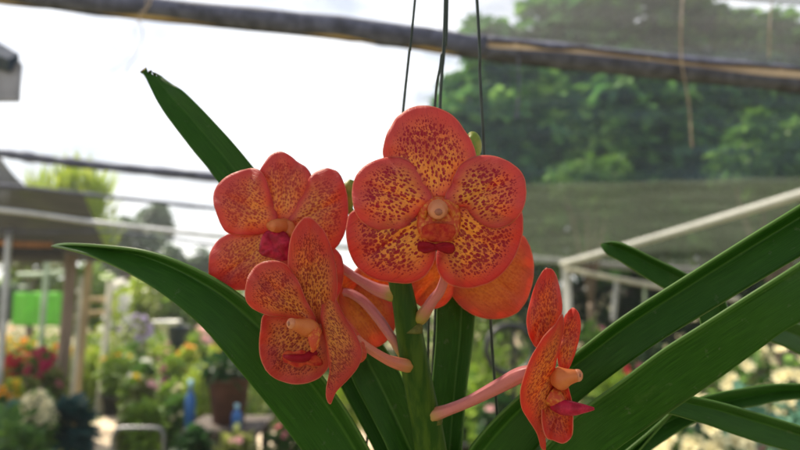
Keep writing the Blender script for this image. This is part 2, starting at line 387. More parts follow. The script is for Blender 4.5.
# ================================================================== shade house: poles, nets, posts
def pole(name, label, pts, rad, m, cat='pole', wob=.1, n=12, group=None, extra=None, seg=40):
    c = catmull([P(*p) for p in pts], seg); rr = rad if hasattr(rad, '__len__') else (rad, rad)
    t = empty(name, c[0]) if extra else None
    rads = [(rr[0] + (rr[1] - rr[0]) * i / seg) * (1 + wob * (mnoise.noise(Vector((i * .35, rad if not hasattr(rad, '__len__') else rad[0], len(label))))) ) for i in range(seg + 1)]
    mb = MB(); mb.tube(c, rads, n)
    o = mb.build(name if not t else name.split('_')[-1], m, t, origin=None if t else c[0])
    tag(t or o, label, cat, group); return t or o, c
# the long pole with the net folded round it
q = NT('old_bamboo'); v = q.mapping(q.obj(), (2, 14, 14)); f = q.noise(v, 2, 5, .6)
BAMB = q.pbr(q.mix(q.ss(f, .3, .7), (.22, .15, .10), (.58, .43, .26)), .45, q.bump(f, .2, .004), spec=.4)
main_pts = [(-120, -22, 2.0), (0, -8, 2.), (150, 9, 2.), (320, 26, 2.), (400, 36, 2.), (470, 46, 2.), (540, 54, 2.), (680, 68, 2.), (800, 80, 2.), (920, 92, 2.)]
bp, cen = pole('bamboo_pole', 'long sagging overhead bamboo pole wrapped in dark shade net', main_pts, .031, BAMB, 'pole', .06, 16, extra=True, seg=60)
for k in range(3, 60, 7):
    a, b = cen[k], cen[k + 1]; d = (b - a).normalized(); mb = MB()
    mb.tube([a - d * .012, a - d * .004, a + d * .004, a + d * .012], [.0315, .0345, .0345, .0315], 16); mb.build('node_ring', BAMB, bp)
# net wrap: open sleeve over top and far side, slipping down in places
def sleeve(i0, i1, a0, a1, r0, name, par):
    mbs = []; vv = []; ff = []; K = 16
    for i in range(i0, i1 + 1):
        c = cen[i]; t = (cen[min(i + 1, 60)] - cen[max(i - 1, 0)]).normalized(); up = Vector((0, 0, 1)); up = (up - t * up.dot(t)).normalized(); fr = t.cross(up)  # fr points toward/away
        if fr.y > 0: fr = -fr
        for k in range(K + 1):
            s_ = a0(i) + (a1(i) - a0(i)) * k / K
            rr = r0 * (1 + .10 * mnoise.noise(Vector((i * .5, k * .6, 3))) + .05 * mnoise.noise(Vector((i * 1.7, k * 1.9, 9))))
            vv.append(c + up * math.cos(s_) * rr + fr * math.sin(s_) * rr)
    for i in range(i1 - i0):
        for k in range(K): ff.append((i * (K + 1) + k, i * (K + 1) + k + 1, (i + 1) * (K + 1) + k + 1, (i + 1) * (K + 1) + k))
    mb = MB(); mb.add(vv, ff); o = mb.build(name, DARKCLOTH, par); md = o.modifiers.new('thick', 'SOLIDIFY'); md.thickness = .002; return o
sleeve(0, 35, lambda i: -2.6, lambda i: 2.75 + .25 * math.sin(i * .8), .038, 'net_wrap', bp)
sleeve(35, 60, lambda i: -2.8, lambda i: 1.15 + .22 * math.sin(i * .55 + 1) + .5 * max(0, math.cos((i - 40.5) * .9)) * (abs(i - 40) < 2), .0405, 'net_wrap', bp)
sleeve(35, 60, lambda i: 1.72 + .15 * math.sin(i * .4), lambda i: 3.3, .0375, 'net_wrap', bp)

def net_sheet(name, label, corners, m, nu=30, nv=16, sag=.08, cat='shade net'):
    a, b, c, d = [P(*p) for p in corners]; vv = []; ff = []
    for i in range(nu + 1):
        for j in range(nv + 1):
            u, v_ = i / nu, j / nv; p = a.lerp(b, u).lerp(d.lerp(c, u), v_)
            p.z += -sag * math.sin(math.pi * v_) * (1 + .4 * math.sin(u * 9)) + .02 * mnoise.noise(p * 2.5)
            vv.append(p)
    for i in range(nu):
        for j in range(nv): ff.append((i * (nv + 1) + j, i * (nv + 1) + j + 1, (i + 1) * (nv + 1) + j + 1, (i + 1) * (nv + 1) + j))
    mb = MB(); mb.add(vv, ff); return tag(mb.build(name, m, None, origin=a), label, cat)
NETA = mat_net('thin_shade_net', (.30, .31, .36), .22)
NETB = mat_net('grey_shade_net', (.14, .17, .135), .58)
NETE = mat_net('loose_grey_net', (.10, .10, .105), .93, trans=.06)
NETC = mat_net('dark_shade_net', (.08, .08, .09), .96, trans=.05)
HAZE_VEIL = mat_net('haze_veil_sheet', (.16, .26, .32), .10)  # translucent bluish sheet added to imitate haze over the tree
net_sheet('shade_net', 'thin shade net stretched overhead above the long bamboo pole', [(440, 40, 2.0), (960, 96, 2.0), (960, -60, 1.72), (440, -60, 1.72)], NETA, sag=.0)
def unseen_shading_net():  # unseen dense net layer, added above the view to shade the orchid
    vv = []; ff = []; nu, nv = 40, 30
    for i in range(nu + 1):
        for j in range(nv + 1):
            x = -2.6 + 5.2 * i / nu; y = 1.55 - 3.4 * j / nv; vv.append((x, y, 2.42 - .09 * x + .04 * math.sin(y * 4) * math.sin(x * 2) + .02 * mnoise.noise(Vector((x * 3, y * 3, 0)))))
    for i in range(nu):
        for j in range(nv): ff.append((i * (nv + 1) + j, i * (nv + 1) + j + 1, (i + 1) * (nv + 1) + j + 1, (i + 1) * (nv + 1) + j))
    mb = MB(); mb.add(vv, ff); tag(mb.build('shade_net', mat_net('added_shading_net', (.10, .12, .11), .66), None, origin=(0, 0, 2.42)), 'unseen dense shade net added over the hanging orchid to shade it', 'shade net')
unseen_shading_net()
net_sheet('shade_net', 'faint bluish veil added across the huge broadleaf tree to imitate haze', [(425, 40, 5.6), (960, 60, 5.6), (960, 182, 5.4), (400, 186, 5.4)], HAZE_VEIL, sag=.0)
net_sheet('shade_net', 'dull grey shade net sloping down over the far bay below the big tree', [(380, 190, 5.2), (940, 172, 5.2), (1000, 268, 8.6), (380, 262, 8.6)], NETB, sag=.02)
net_sheet('shade_net', 'dark grey shade net drooping over the rafters at the end of the bars', [(-60, 172, 5.0), (84, 194, 5.0), (112, 262, 7.4), (-60, 262, 7.4)], NETC, sag=.02)
net_sheet('shade_net', 'small peaked flap of grey net under the thick rumpled bar', [(-60, 138, 4.9), (-4, 150, 4.9), (30, 190, 5.3), (-60, 190, 5.3)], NETE, sag=.02)

bars = 'overhead bars of the shade house'
pole('overhead_bar', 'thick overhead bar wrapped in rumpled grey net, highest of the bars over the palm', [(-60, 146, 4), (0, 153, 4), (50, 160, 4), (110, 167, 4.05), (220, 178, 4.1), (330, 190, 4.2), (430, 198, 4.3)], .030, DARKCLOTH, 'bar', .5, 14, bars, seg=60)
pole('overhead_bar', 'thin dark overhead bar crossing just under the thick rumpled one', [(-60, 180, 4.6), (30, 188, 4.6), (110, 197, 4.6), (220, 209, 4.7), (330, 219, 4.8), (420, 228, 4.8)], .015, DARKCLOTH, 'bar', .4, 10, bars, seg=60)
pole('overhead_bar', 'pale metal overhead pipe with dark cloth on one end, lowest of the bars', [(-60, 204, 5.), (20, 212, 5.), (90, 222, 5.), (150, 229, 5.05), (260, 240, 5.1), (380, 250, 5.2)], .020, GALV, 'bar', .1, 12, bars, seg=40)
pole('overhead_bar', 'thin sagging bar with scraps of net beneath the pale metal pipe', [(-60, 226, 5.6), (30, 232, 5.6), (110, 232, 5.6), (180, 240, 5.6), (260, 252, 5.7)], .012, DARKCLOTH, 'bar', .6, 10, bars, seg=50)

# dark rafter end with grey board at the upper edge of the view
t = empty('roof_bracket', P(-40, 60, 3.0)); tag(t, 'dark rafter end carrying a square grey board against the white sky', 'roof bracket')
mb = MB(); mb.tube([P(-120, 10, 3.0), P(-20, 48, 3.0), P(14, 63, 3.0)], [.09, .07, .05], 4); mb.build('rafter', NAVY, t, False)
mb = MB(); c_ = P(-20, 82, 3.02); mb.box(c_, (S(80, 3), .03, S(40, 3)), None); mb.build('board', mat_simple('grey_board', (.22, .22, .25), .7), t, False)

def post(label, px, py0, px1, Y, wpx, m, cat='post', name='timber_post', sq=True, top=None, lean=0):
    """stands on the ground at distance Y, top seen at (px, py0)"""
    tp = Vector((X(px, Y), Y, Z(py0, Y))); bt = Vector((X(px1, Y) , Y + lean, 0)); mb = MB(); r_ = S(wpx, Y) / 2
    n = 7; c = catmull([bt, bt.lerp(tp, .5) + Vector((r_ * .3, 0, 0)), tp], 10)
    mb.tube(c, [r_ * (1.08 - .012 * i) for i in range(11)], 12 if not sq else 4)
    return tag(mb.build(name, m, None, sq is False, origin=bt), label, cat)
post('thick brown timber post standing in the flower beds', 70, 252, 62, 7, 13, WOODP)
post('tan bamboo stake leaning beside the thick brown post', 89, 240, 80, 7.4, 7, TAN, 'stake', 'bamboo_stake', False)
post('short white stake between the brown post and the bamboo stake', 81, 276, 76, 7.2, 4, PALE, 'stake', 'wooden_stake', False)
post('pale green post in front of the green sheet', 46, 255, 41, 9, 6, GREENP)
post('pale slim post by the white blossoms', 110, 281, 104, 8, 7, PALE)
post('thin grey post near the end of the grey net', 6, 228, 3, 6, 6, GALV, 'post', 'metal_post', False)
post('white post holding up the frame of the far bay', 566, 262, 566, 8.6, 9, WHITE)
def rail(label, a, b, r_, m, name='rail', cat='rail', n=8):
    mb = MB(); A, B = P(*a), P(*b); c = [A.lerp(B, i / 12) + Vector((0, 0, -.015 * math.sin(math.pi * i / 12))) for i in range(13)]
    mb.tube(c, r_, n); return tag(mb.build(name, m, None, origin=A), label, cat)
rail('pale green rail nailed across the pale green post', (18, 275, 9.05), (66, 272, 9.05), .035, GREENP)
rail('tan rail from the bamboo stake to the slim pale post, upper one', (84, 299, 7.7), (112, 298, 8.1), .03, TAN)
rail('tan rail from the bamboo stake to the slim pale post, lower one', (84, 313, 7.7), (112, 311, 8.1), .03, TAN)
rail('rusty orange beam under the dark drooping net', (-30, 240, 6.2), (52, 245, 6.4), .03, mat_wood('rusty_timber', (.45, .2, .09)))
rail('dark beam right beneath the rusty orange beam', (-20, 251, 6.2), (62, 254, 6.4), .055, mat_simple('dark_timber', (.05, .045, .045), .8))
rail('slanting white pipe rising over the far bay netting', (562, 264, 8.5), (860, 176, 5.2), .042, WHITE, 'slanting_pipe', 'pipe', 12)
rail('cream rail along the far bay frame', (566, 269, 8.55), (740, 300, 7.6), .035, PALE)
rail('grey rail closing the netting edge of the far bay', (520, 258, 8.7), (720, 272, 8.4), .05, mat_simple('grey_timber', (.30, .30, .29), .7))
rail('pale rod hanging from the cream rail', (617, 278, 8.4), (613, 322, 8.4), .035, GALV, 'hanging_rod', 'rod')
rail('thin green grey rod hanging beside the pale rod', (645, 283, 8.4), (645, 318, 8.4), .02, GREENP, 'hanging_rod', 'rod')
# green sheet
mb = MB(); vv = []; ff = []
for i in range(17):
    for j in range(9):
        p = Vector((X(14 + 50 * i / 16, 11), 11 + .04 * math.sin(i * 1.2), Z(292, 11) + (Z(326, 11) - Z(292, 11)) * j / 8)); vv.append(p)
for i in range(16):
    for j in range(8): ff.append((i * 9 + j, i * 9 + j + 1, i * 9 + j + 10, i * 9 + j + 9))
mb.add(vv, ff); o = tag(mb.build('plastic_sheet', GREENTARP, None, origin=(X(14, 11), 11, Z(292, 11))), 'bright green plastic sheet strung up behind the pale green post', 'sheet')
md = o.modifiers.new('thick', 'SOLIDIFY'); md.thickness = .004

def string(label, pts, r_, m=STRING, name='hanging_string'):
    c = catmull([P(*p) for p in pts], 24); mb = MB(); mb.tube(c, r_, 6); return tag(mb.build(name, m, None, origin=c[0]), label, 'string')
string('tan string dangling across the bamboo pole in front of the big tree', [(684, -20, 1.9), (681, 30, 1.9), (682, 64, 1.93), (689, 105, 1.93), (692, 148, 1.93)], .0019)
string('short straw coloured string above the end of the bamboo pole', [(774, -20, 1.9), (770, 20, 1.9), (769, 58, 1.93)], .0018)
string('dark string hanging under the bamboo pole before the tree', [(518, 56, 1.95), (519, 85, 1.95), (517, 118, 1.95)], .0032, DARKCLOTH)
string('wispy curling thread hanging from the pole over the tall leaf', [(152, -20, 1.9), (150, 4, 1.9), (139, 16, 1.9), (143, 34, 1.9), (137, 55, 1.9), (128, 66, 1.9), (126, 72, 1.9)], .0016)
string('faint thread beside the wispy curling thread', [(143, -20, 1.9), (146, 8, 1.9), (135, 28, 1.9), (134, 52, 1.9), (111, 72, 1.9)], .0012)

# ================================================================== nursery plants
def blossom_mesh(sz, petals=7, cup=.35):
    V = []; Fs = []
    for ring, (rr, el_) in enumerate([(1, .25), (.72, .7), (.4, 1.1)]):
        for k in range(petals):
            th = 2 * math.pi * (k + ring * .5) / petals; dth = math.pi / petals * 1.05
            d = lambda a, r_, e: (math.cos(a) * r_ * sz / 2 * math.cos(e), math.sin(a) * r_ * sz / 2 * math.cos(e), sz * .5 * r_ * math.sin(e))
            n = len(V); V += [(0, 0, 0), d(th - dth, rr * .7, el_), d(th, rr, el_ + .1), d(th + dth, rr * .7, el_)]; Fs += [(n, n + 1, n + 2), (n, n + 2, n + 3)]
    return mesh(V, Fs, False, 'blossom')
def pot_profile(r_, h): return [(0, 0), (r_ * .72, 0), (r_ * .95, h * .85), (r_ * 1.07, h * .86), (r_ * 1.07, h), (r_ * .93, h), (r_ * .9, h * .8), (0, h * .8)]
def plant(px, top, Y, wpx, leaf='mid', fl=None, nfl=0, fsz=.07, label='', pot=BLACKP, z0=0., style='bush', n=420, group='potted plants of the nursery', cat='plant', name='potted_plant', leafL=None, potr=None, poth=None):
    rx = S(wpx, Y) / 2; zt = Z(top, Y); b = Vector((X(px, Y), Y, z0)); t = empty(name, b); tag(t, label, cat, group)
    H = zt - z0; ph = poth if poth else (min(.26, H * .35) if pot else .03); pr = potr or min(rx * .75, .17)
    if pot: MB().lathe(b, pot_profile(pr, ph), 20).build('pot', pot, t)
    cz = (ph + H) / 2; rz = (H - ph) / 2 + .02
    if style == 'bush':
        Bp, D = ell_pts(n, (0, 0, cz), (rx * .92, rx * .92, rz * .92), .25); Ls = leafL or .10
        me = leaf_mesh(Bp, unit(D + rng.normal(0, .5, D.shape) + [0, 0, .25]), Ls * rng.uniform(.6, 1.2, n), Ls * .45 * rng.uniform(.7, 1.2, n))
        mb = MB()
        for k in range(7):
            a = random.random() * 6.28; mb.tube([b + Vector((0, 0, ph * .8)), b + Vector((math.cos(a) * rx * .4, math.sin(a) * rx * .4, cz)), b + Vector((math.cos(a) * rx * .7, math.sin(a) * rx * .7, H * .9))], [.008, .005, .002], 5)
        mb.build('stem', G_OLIVE, t)
    else:
        n = n // 8; th = rng.uniform(0, 6.28, n); e = rng.uniform(.3, 1.4, n)
        D = np.stack([np.cos(th) * np.cos(e), np.sin(th) * np.cos(e), np.sin(e)], 1); Ls = max(rx, H - ph) * 1.15
        me = strap_mesh(np.tile([0, 0, ph * .8], (n, 1)) + rng.normal(0, .02, (n, 3)), D, Ls * rng.uniform(.6, 1.1, n), (leafL or .05) * rng.uniform(.7, 1.2, n), .45)
    link('foliage', me, GM[leaf], t)
    if nfl:
        if nfl >= 10 and Y > 4: nfl = int(nfl * 2.2); fsz *= 1.15
        fm = blossom_mesh(fsz); fm.materials.append(FC[fl]); c, d = ell_pts(nfl, (0, 0, cz + rz * .15), (rx, rx, rz), .93)
        d[:, 1] = np.where(rng.random(nfl) < .6, -abs(d[:, 1]), d[:, 1]); c[:, 1] = d[:, 1] * rx * .95
        d[:, 2] = np.where(rng.random(nfl) < .7, abs(d[:, 2]), d[:, 2]); c[:, 2] = cz + rz * .1 + d[:, 2] * rz * .95
        for k in range(nfl):
            o = bpy.data.objects.new('blossom', fm); COL.objects.link(o); o.parent = t; o.location = c[k]
            o.rotation_euler = (Vector(d[k]) + Vector((0, -.5, .3))).to_track_quat('Z', 'Y').to_euler(); s_ = random.uniform(.75, 1.2); o.scale = (s_,) * 3
    return t
PL = [
 (10, 340, 7.2, 30, 'light', 'yellow', 12, .08, 'potted shrub with yellow blossoms at the top of the bright flower rows'),
 (22, 354, 6.9, 26, 'mid', 'red', 16, .08, 'compact plant covered in red blossoms next to the crimson one'),
 (46, 352, 6.7, 28, 'mid', 'crimson', 20, .08, 'plant heaped with crimson blossoms just before the thick brown post'),
 (2, 364, 6.3, 22, 'light', 'orange', 12, .08, 'plant with orange blossoms below the red ones'),
 (6, 392, 5.4, 30, 'mid', 'gold', 14, .07, 'plant with golden yellow blossoms above the broad leaved plant'),
 (58, 372, 6.6, 18, 'olive', 'pink', 6, .06, 'small plant with salmon pink blossoms at the foot of the brown post'),
 (32, 380, 6.2, 26, 'olive', 'palepink', 5, .06, 'straggly olive plant with a few pale pink blossoms'),
 (44, 396, 5.0, 32, 'mid', 'cream', 20, .085, 'round plant heaped with big cream blossoms beside the dark blue green plant'),
 (24, 404, 5.3, 22, 'teal', None, 0, 0, 'small bluish green plant behind the cream blossoms'),
 (20, 330, 9, 30, 'olive', 'orange', 6, .07, 'olive shrub with orange blossoms below the green sheet'),
 (45, 326, 9.4, 30, 'light', 'red', 5, .07, 'light shrub with a few red blossoms right under the green sheet'),
 (62, 335, 8.8, 18, 'light', 'gold', 5, .07, 'small shrub with golden blossoms behind the brown post'),
 (95, 345, 8.3, 26, 'lime', 'yellow', 6, .06, 'yellow green shrub with small yellow blossoms behind the slim pale post'),
 (92, 330, 8.8, 20, 'light', 'palepink', 4, .12, 'shrub with large pale pink blossoms between the stakes'),
 (122, 285, 9.2, 26, 'lime', 'white', 9, .2, 'tall lime shrub with large white blossoms by the slim pale post'),
 (138, 318, 11, 34, 'olive', 'violet', 26, .13, 'broad bush smothered in pale violet blossoms'),
 (120, 350, 8, 34, 'light', 'yellow', 7, .07, 'leafy plant with yellow blossoms before the slim pale post'),
 (135, 342, 8.6, 26, 'mid', 'orange', 3, .12, 'green plant with a few large orange blossoms below the violet bush'),
 (160, 332, 9.4, 28, 'light', None, 0, 0, 'plain light green shrub between violet bush and white basin'),
 (100, 362, 9.5, 30, 'olive', None, 0, 0, 'olive grassy clump at the edge of the sandy path'),
 (140, 378, 6.9, 24, 'light', 'yellow', 6, .07, 'light green plant with yellow blossoms beside the sandy path'),
 (147, 362, 7.4, 24, 'mid', 'white', 5, .10, 'green plant with a cluster of white blossoms'),
 (150, 380, 6.3, 26, 'olive', 'palepink', 4, .10, 'olive plant with pale pink blossoms under the white flowered one'),
 (175, 356, 7.2, 22, 'light', 'magenta', 2, .15, 'light green plant with one big magenta blossom'),
 (189, 348, 7.7, 22, 'lime', 'gold', 4, .14, 'lime plant with big orange yellow blossoms above the magenta one'),
 (198, 330, 8.3, 22, 'light', 'palepink', 3, .22, 'plant carrying a huge pale pink blossom under the arching leaf'),
 (203, 364, 5.9, 30, 'lime', None, 0, 0, 'bright yellow green leafy plant beside the big brown pot'),
 (176, 384, 5.9, 28, 'light', 'cream', 4, .08, 'light green plant with a few cream blossoms behind the blue bottle'),
 (150, 402, 5.2, 30, 'light', None, 0, 0, 'leafy green plant right behind the metal chair'),
 (138, 410, 5.3, 20, 'olive', None, 0, 0, 'olive green plant behind the corner of the metal chair'),
 (60, 408, 4.8, 30, 'olive', None, 0, 0, 'olive weed clump between cream blossoms and dark plant'),
 (50, 432, 4.3, 30, 'olive', None, 0, 0, 'low olive weed clump at the lower edge of the flower bed'),
 (35, 432, 4.2, 34, 'mid', None, 0, 0, 'low green clump beneath the cream blossoms'),
 (250, 372, 7.5, 34, 'light', None, 0, 0, 'light green shrub showing behind the big brown pot'),
 (285, 378, 7.8, 34, 'mid', 'pink', 4, .1, 'green shrub with pink blossoms behind the strap leaves'),
 (315, 395, 6.8, 34, 'lime', 'yellow', 8, .08, 'lime plant glowing between the lower strap leaves'),
 (345, 385, 6.2, 34, 'lime', None, 0, 0, 'yellow green plant under the hanging side bloom'),
 (375, 372, 6.8, 34, 'mid', 'pink', 6, .08, 'green plant with pink blossoms behind the flower stalk'),
 (408, 360, 6.5, 34, 'light', 'white', 4, .08, 'light green plant with white blossoms behind the flower stalk'),
 (450, 412, 4.4, 46, 'lime', None, 0, 0, 'yellow green grassy plant low between the strap leaves'),
 (455, 330, 6.0, 46, 'light', None, 0, 0, 'broad light green shrub behind the upright strap leaf'),
 (490, 330, 5.2, 46, 'light', None, 0, 0, 'light green shrub behind the black hose ring'),
 (535, 330, 5.6, 44, 'mid', None, 0, 0, 'mid green shrub between the hose ring and the side facing bloom'),
 (500, 392, 4.8, 40, 'dark', 'palepink', 4, .06, 'dark plant with pale buds under the black hose ring'),
 (470, 372, 5.6, 34, 'mid', 'cream', 4, .05, 'mid green plant with tiny cream buds beside the upright leaf'),
 (520, 410, 4.4, 44, 'mid', 'cream', 5, .06, 'green plant with cream buds low behind the pink flower stalk'),
 (592, 318, 5.6, 26, 'mid', 'magenta', 3, .10, 'green plant with hot pink blossoms near the white post'),
 (640, 320, 6.4, 40, 'dark', 'pink', 3, .08, 'dark plant with pink blossoms seen between the broad strap leaves'),
 (612, 365, 4.6, 44, 'light', 'red', 5, .06, 'light plant with red blossoms seen in the gap of the strap leaves'),
 (75, 350, 9.6, 22, 'lime', 'yellow', 10, .1, 'lime plant with yellow blossoms directly behind the bamboo stake'),
 (30, 342, 8.2, 24, 'light', 'gold', 10, .09, 'light green plant with golden blossoms above the red and crimson plants'),
 (58, 345, 8.0, 18, 'lime', 'orange', 6, .09, 'small lime plant with orange blossoms hugging the brown post'),
 (105, 325, 10.5, 26, 'lime', 'white', 6, .12, 'lime shrub with white blossoms at the base of the slim pale post'),
 (165, 345, 8.8, 24, 'lime', 'palepink', 6, .1, 'lime plant with pale pink blossoms under the white basin'),
 (118, 362, 8.9, 24, 'light', 'red', 5, .07, 'light plant with small red blossoms beyond the sandy path'),
 (212, 348, 8.6, 28, 'lime', 'yellow', 8, .09, 'bright lime plant with yellow blossoms behind the big brown pot'),
 (160, 370, 7.6, 22, 'lime', None, 0, 0, 'plain lime foliage plant between white and magenta blossoms'),
 (18, 382, 5.9, 20, 'lime', 'yellow', 12, .07, 'small lime plant with yellow blossoms beside the golden one'),
 (222, 385, 6.4, 26, 'light', 'white', 5, .07, 'light plant with white blossoms partly hidden by the brown pot'),
 (182, 398, 5.4, 22, 'mid', 'cream', 5, .06, 'green plant with cream blossoms just behind the bench'),
 (200, 430, 3.8, 30, 'dark', None, 0, 0, 'low dark leafy plant in front of the bench with bottles'),
 (240, 432, 3.8, 34, 'olive', 'palepink', 4, .05, 'low olive plant with pale blossoms before the bench legs'),
 (290, 425, 4.6, 30, 'mid', 'pink', 4, .06, 'green plant with pink blossoms at the lower end of the arching leaf'),
]
for i, e in enumerate(PL):
    px, top, Y, wpx, leaf, fl, nf, fs, lab = e
    plant(px, top, Y, wpx, leaf, fl, nf, fs, lab, style='strap' if 'grassy' in lab or 'weed' in lab else 'bush', pot=None if ('shrub' in lab or 'bush' in lab or 'weed' in lab or 'grassy' in lab) else (TERRA if i % 3 == 0 else BLACKP), n=520)
plant(8, 420, 4.3, 46, 'mid', None, 0, 0, 'plant with a few very broad glossy green leaves in the lower corner', n=60, leafL=.28)
plant(78, 404, 5.2, 26, 'blue', None, 0, 0, 'dark blue green rosette plant beside the sandy path', n=420, leafL=.16)
plant(580, 292, 3.0, 22, 'light', None, 0, 0, 'upright lime plant with a few tongue shaped leaves by the side facing bloom', n=110, style='strap', leafL=.075)
# cream blossoms near the camera
for px, top, Y, wpx, leaf, nfl, fs, lab in [
    (696, 408, 2.7, 96, 'dark', 62, .085, 'dense plant packed with pale cream blossoms below the lower strap leaf'),
    (735, 344, 3.6, 84, 'mid', 46, .09, 'cream blossomed plant filling the gap under the broadest strap leaf'),
    (790, 352, 3.4, 60, 'mid', 34, .09, 'cream blossomed plant where the strap leaves leave the view'),
    (668, 372, 3.8, 60, 'light', 34, .075, 'cream blossomed plant peeping under the edge of the broadest leaf'),
    (640, 415, 3.0, 46, 'dark', 14, .05, 'dark leafed plant with few cream blossoms in the shade of the leaves')]:
    plant(px, top, Y, wpx, leaf, 'cream', nfl, fs, lab, n=420, group='cream blossomed plants')
plant(735, 388, 2.9, 70, 'teal', 'cream', 4, .05, 'bluish green leafy plant among the cream blossoms', n=260, leafL=.13)
plant(785, 398, 2.7, 60, 'teal', 'palepink', 4, .06, 'bluish plant with peach pink blossoms near the edge of the strap leaves', n=240, leafL=.12)

# bench with the big brown pot and blue bottles
def bench(label, px0, px1, Y0, Y1, z, m=WOODP):
    x0, x1 = X(px0, Y0), X(px1, Y0); b = Vector(((x0 + x1) / 2, (Y0 + Y1) / 2, 0)); t = empty('nursery_bench', b); tag(t, label, 'bench', 'nursery benches')
    mb = MB(); k = 5
    for i in range(k): mb.box((b.x, Y0 + (Y1 - Y0) * (i + .5) / k, z - .015), (x1 - x0, (Y1 - Y0) / k * .82, .03))
    mb.build('slat_top', m, t, False)
    for sx in (x0 + .05, x1 - .05):
        for sy in (Y0 + .05, Y1 - .05): MB().box((sx, sy, (z - .032) / 2), (.05, .05, z - .032)).build('leg', m, t, False)
    return t
bz = Z(424, 4.5)
bench('weathered slatted bench carrying the big brown pot and the blue bottles', 186, 262, 4.3, 4.8, bz, mat_wood('dark_weathered_timber', (.09, .07, .06)))
plant(232, 360, 4.55, 50, 'dark', None, 0, 0, 'big brown clay pot with a dark leafy plant standing on the bench', TERRA, bz, n=260, potr=.15, poth=Z(376, 4.5) - bz, name='clay_pot_plant')
bench('low weathered bench under the golden blossoms', -20, 60, 5.7, 6.1, .42)
def bottle(label, px, py0, Y, z0):
    b = Vector((X(px, Y), Y, z0)); t = empty('plastic_bottle', b); tag(t, label, 'bottle', 'blue bottles on the bench'); H = Z(py0, Y) - z0; r_ = S(5, Y)
    MB().lathe(b, [(0, 0), (r_, 0), (r_, H * .55), (r_ * .8, H * .68), (r_ * .35, H * .76), (r_ * .33, H * .84), (0, H * .84)], 18).build('bottle_body', BLUEP, t)
    MB().lathe(b + Vector((0, 0, H * .842)), [(0, 0), (r_ * .5, 0), (r_ * .5, H * .16), (0, H * .16)], 14).build('cap', PALEBLUE, t)
bottle('tall blue bottle with a pale cap at the end of the bench', 194, 380, 4.4, bz)
bottle('short blue bottle standing in front of the brown clay pot', 240, 404, 4.34, bz)
# white basin, dark bucket
b = Vector((X(168, 10), 10, 0)); t = empty('white_basin', b); tag(t, 'shallow white basin on a stand under the arching leaf', 'basin')
MB().lathe(b + Vector((0, 0, Z(329, 10))), [(0, 0), (.12, 0), (.2, .12), (.23, .13), (.2, .10), (0, .03)], 24).build('bowl', WHITE, t)
MB().lathe(b, [(.12, 0), (.05, .05), (.04, Z(329, 10) - .02), (.1, Z(329, 10) - .004)], 16).build('stand', PALE, t)
b = Vector((X(181, 9), 9, 0)); MBk = MB().lathe(b, [(0, 0), (.12, 0), (.15, Z(326, 9)), (.155, Z(326, 9)), (.14, Z(326, 9) - .02), (0, Z(326, 9) - .03)], 20)
tag(MBk.build('plastic_drum', NAVY, None, origin=b), 'dark navy drum standing near the white basin', 'drum')
# metal chair seen from behind
def chair(px, py_top, Y):
    b = Vector((X(px, Y), Y, 0)); t = empty('metal_chair', b); tag(t, 'grey tubular metal chair with a rounded hoop back in the garden', 'chair')
    zt = Z(py_top, Y); w2 = S(25, Y); r_ = .011
    mb = MB(); mb.tube(catmull([b + Vector(p) for p in [(-w2, 0, .44), (-w2, -.01, zt - .09), (-w2 * .93, -.01, zt - .025), (-w2 * .75, -.01, zt), (0, -.01, zt + .004), (w2 * .75, -.01, zt), (w2 * .93, -.01, zt - .025), (w2, -.01, zt - .09), (w2, 0, .44)]], 48), r_, 10); mb.build('backrest', STEEL, t)
    MB().box(b + Vector((0, .2, .45)), (w2 * 2, .4, .02)).build('seat', mat_simple('grey_seat', (.16, .17, .18), .5), t, False)
    for sx in (-1, 1):
        for y in (0, .38): mb = MB(); mb.tube([b + Vector((sx * w2, y + (-.05 if y == 0 else .04), 0)), b + Vector((sx * w2, y, .438))], r_, 10); mb.build('leg', STEEL, t)
chair(145, 428, 3.9)
# black hose ring hanging behind the wires
mb = MB()
for k, (rr, dy) in enumerate([(.145, 0), (.15, .016), (.141, .03)]):
    c0 = P(511, 350, 3.8) + Vector((0, dy, 0)); mb.tube([c0 + Vector((math.cos(a) * rr, 0, math.sin(a) * rr)) for a in [2 * math.pi * i / 40 for i in range(41)]], .017, 8, False)
ring_o = tag(mb.build('hose_ring', BLACKP, None, origin=P(511, 350, 3.8)), 'black coiled hose ring hung on a stake behind the upright leaf', 'hose')
post('dark stake holding the black hose ring', 512, 325, 512, 3.86, 4, BLACKP, 'stake', 'wooden_stake', False)

# ground cover
n = 5200; Yg = rng.uniform(3.6, 15, n); pxg = rng.uniform(-60, 860, n); B = np.stack([(pxg - 400) / F * Yg, Yg, np.zeros(n)], 1)
keep = ~((pxg > 72) & (pxg < 136) & (Yg < 11)) & ~((Yg > 6.0) & (Yg < 7.1) & (pxg > 120) & (pxg < 420)); B = B[keep]; n = len(B); k = 6
Bk = np.repeat(B, k, 0) + rng.normal(0, .05, (n * k, 3)) * [1, 1, 0]; th = rng.uniform(0, 6.28, n * k); e = rng.uniform(.7, 1.5, n * k)
D = np.stack([np.cos(th) * np.cos(e), np.sin(th) * np.cos(e), np.sin(e)], 1)
tag(link('ground_cover', strap_mesh(Bk, D, rng.uniform(.1, .32, n * k), rng.uniform(.012, .03, n * k), .3, 3), mat_leaf('grass_blades', [(.07, .12, .02), (.17, .22, .04), (.34, .33, .09)])), kind='stuff')

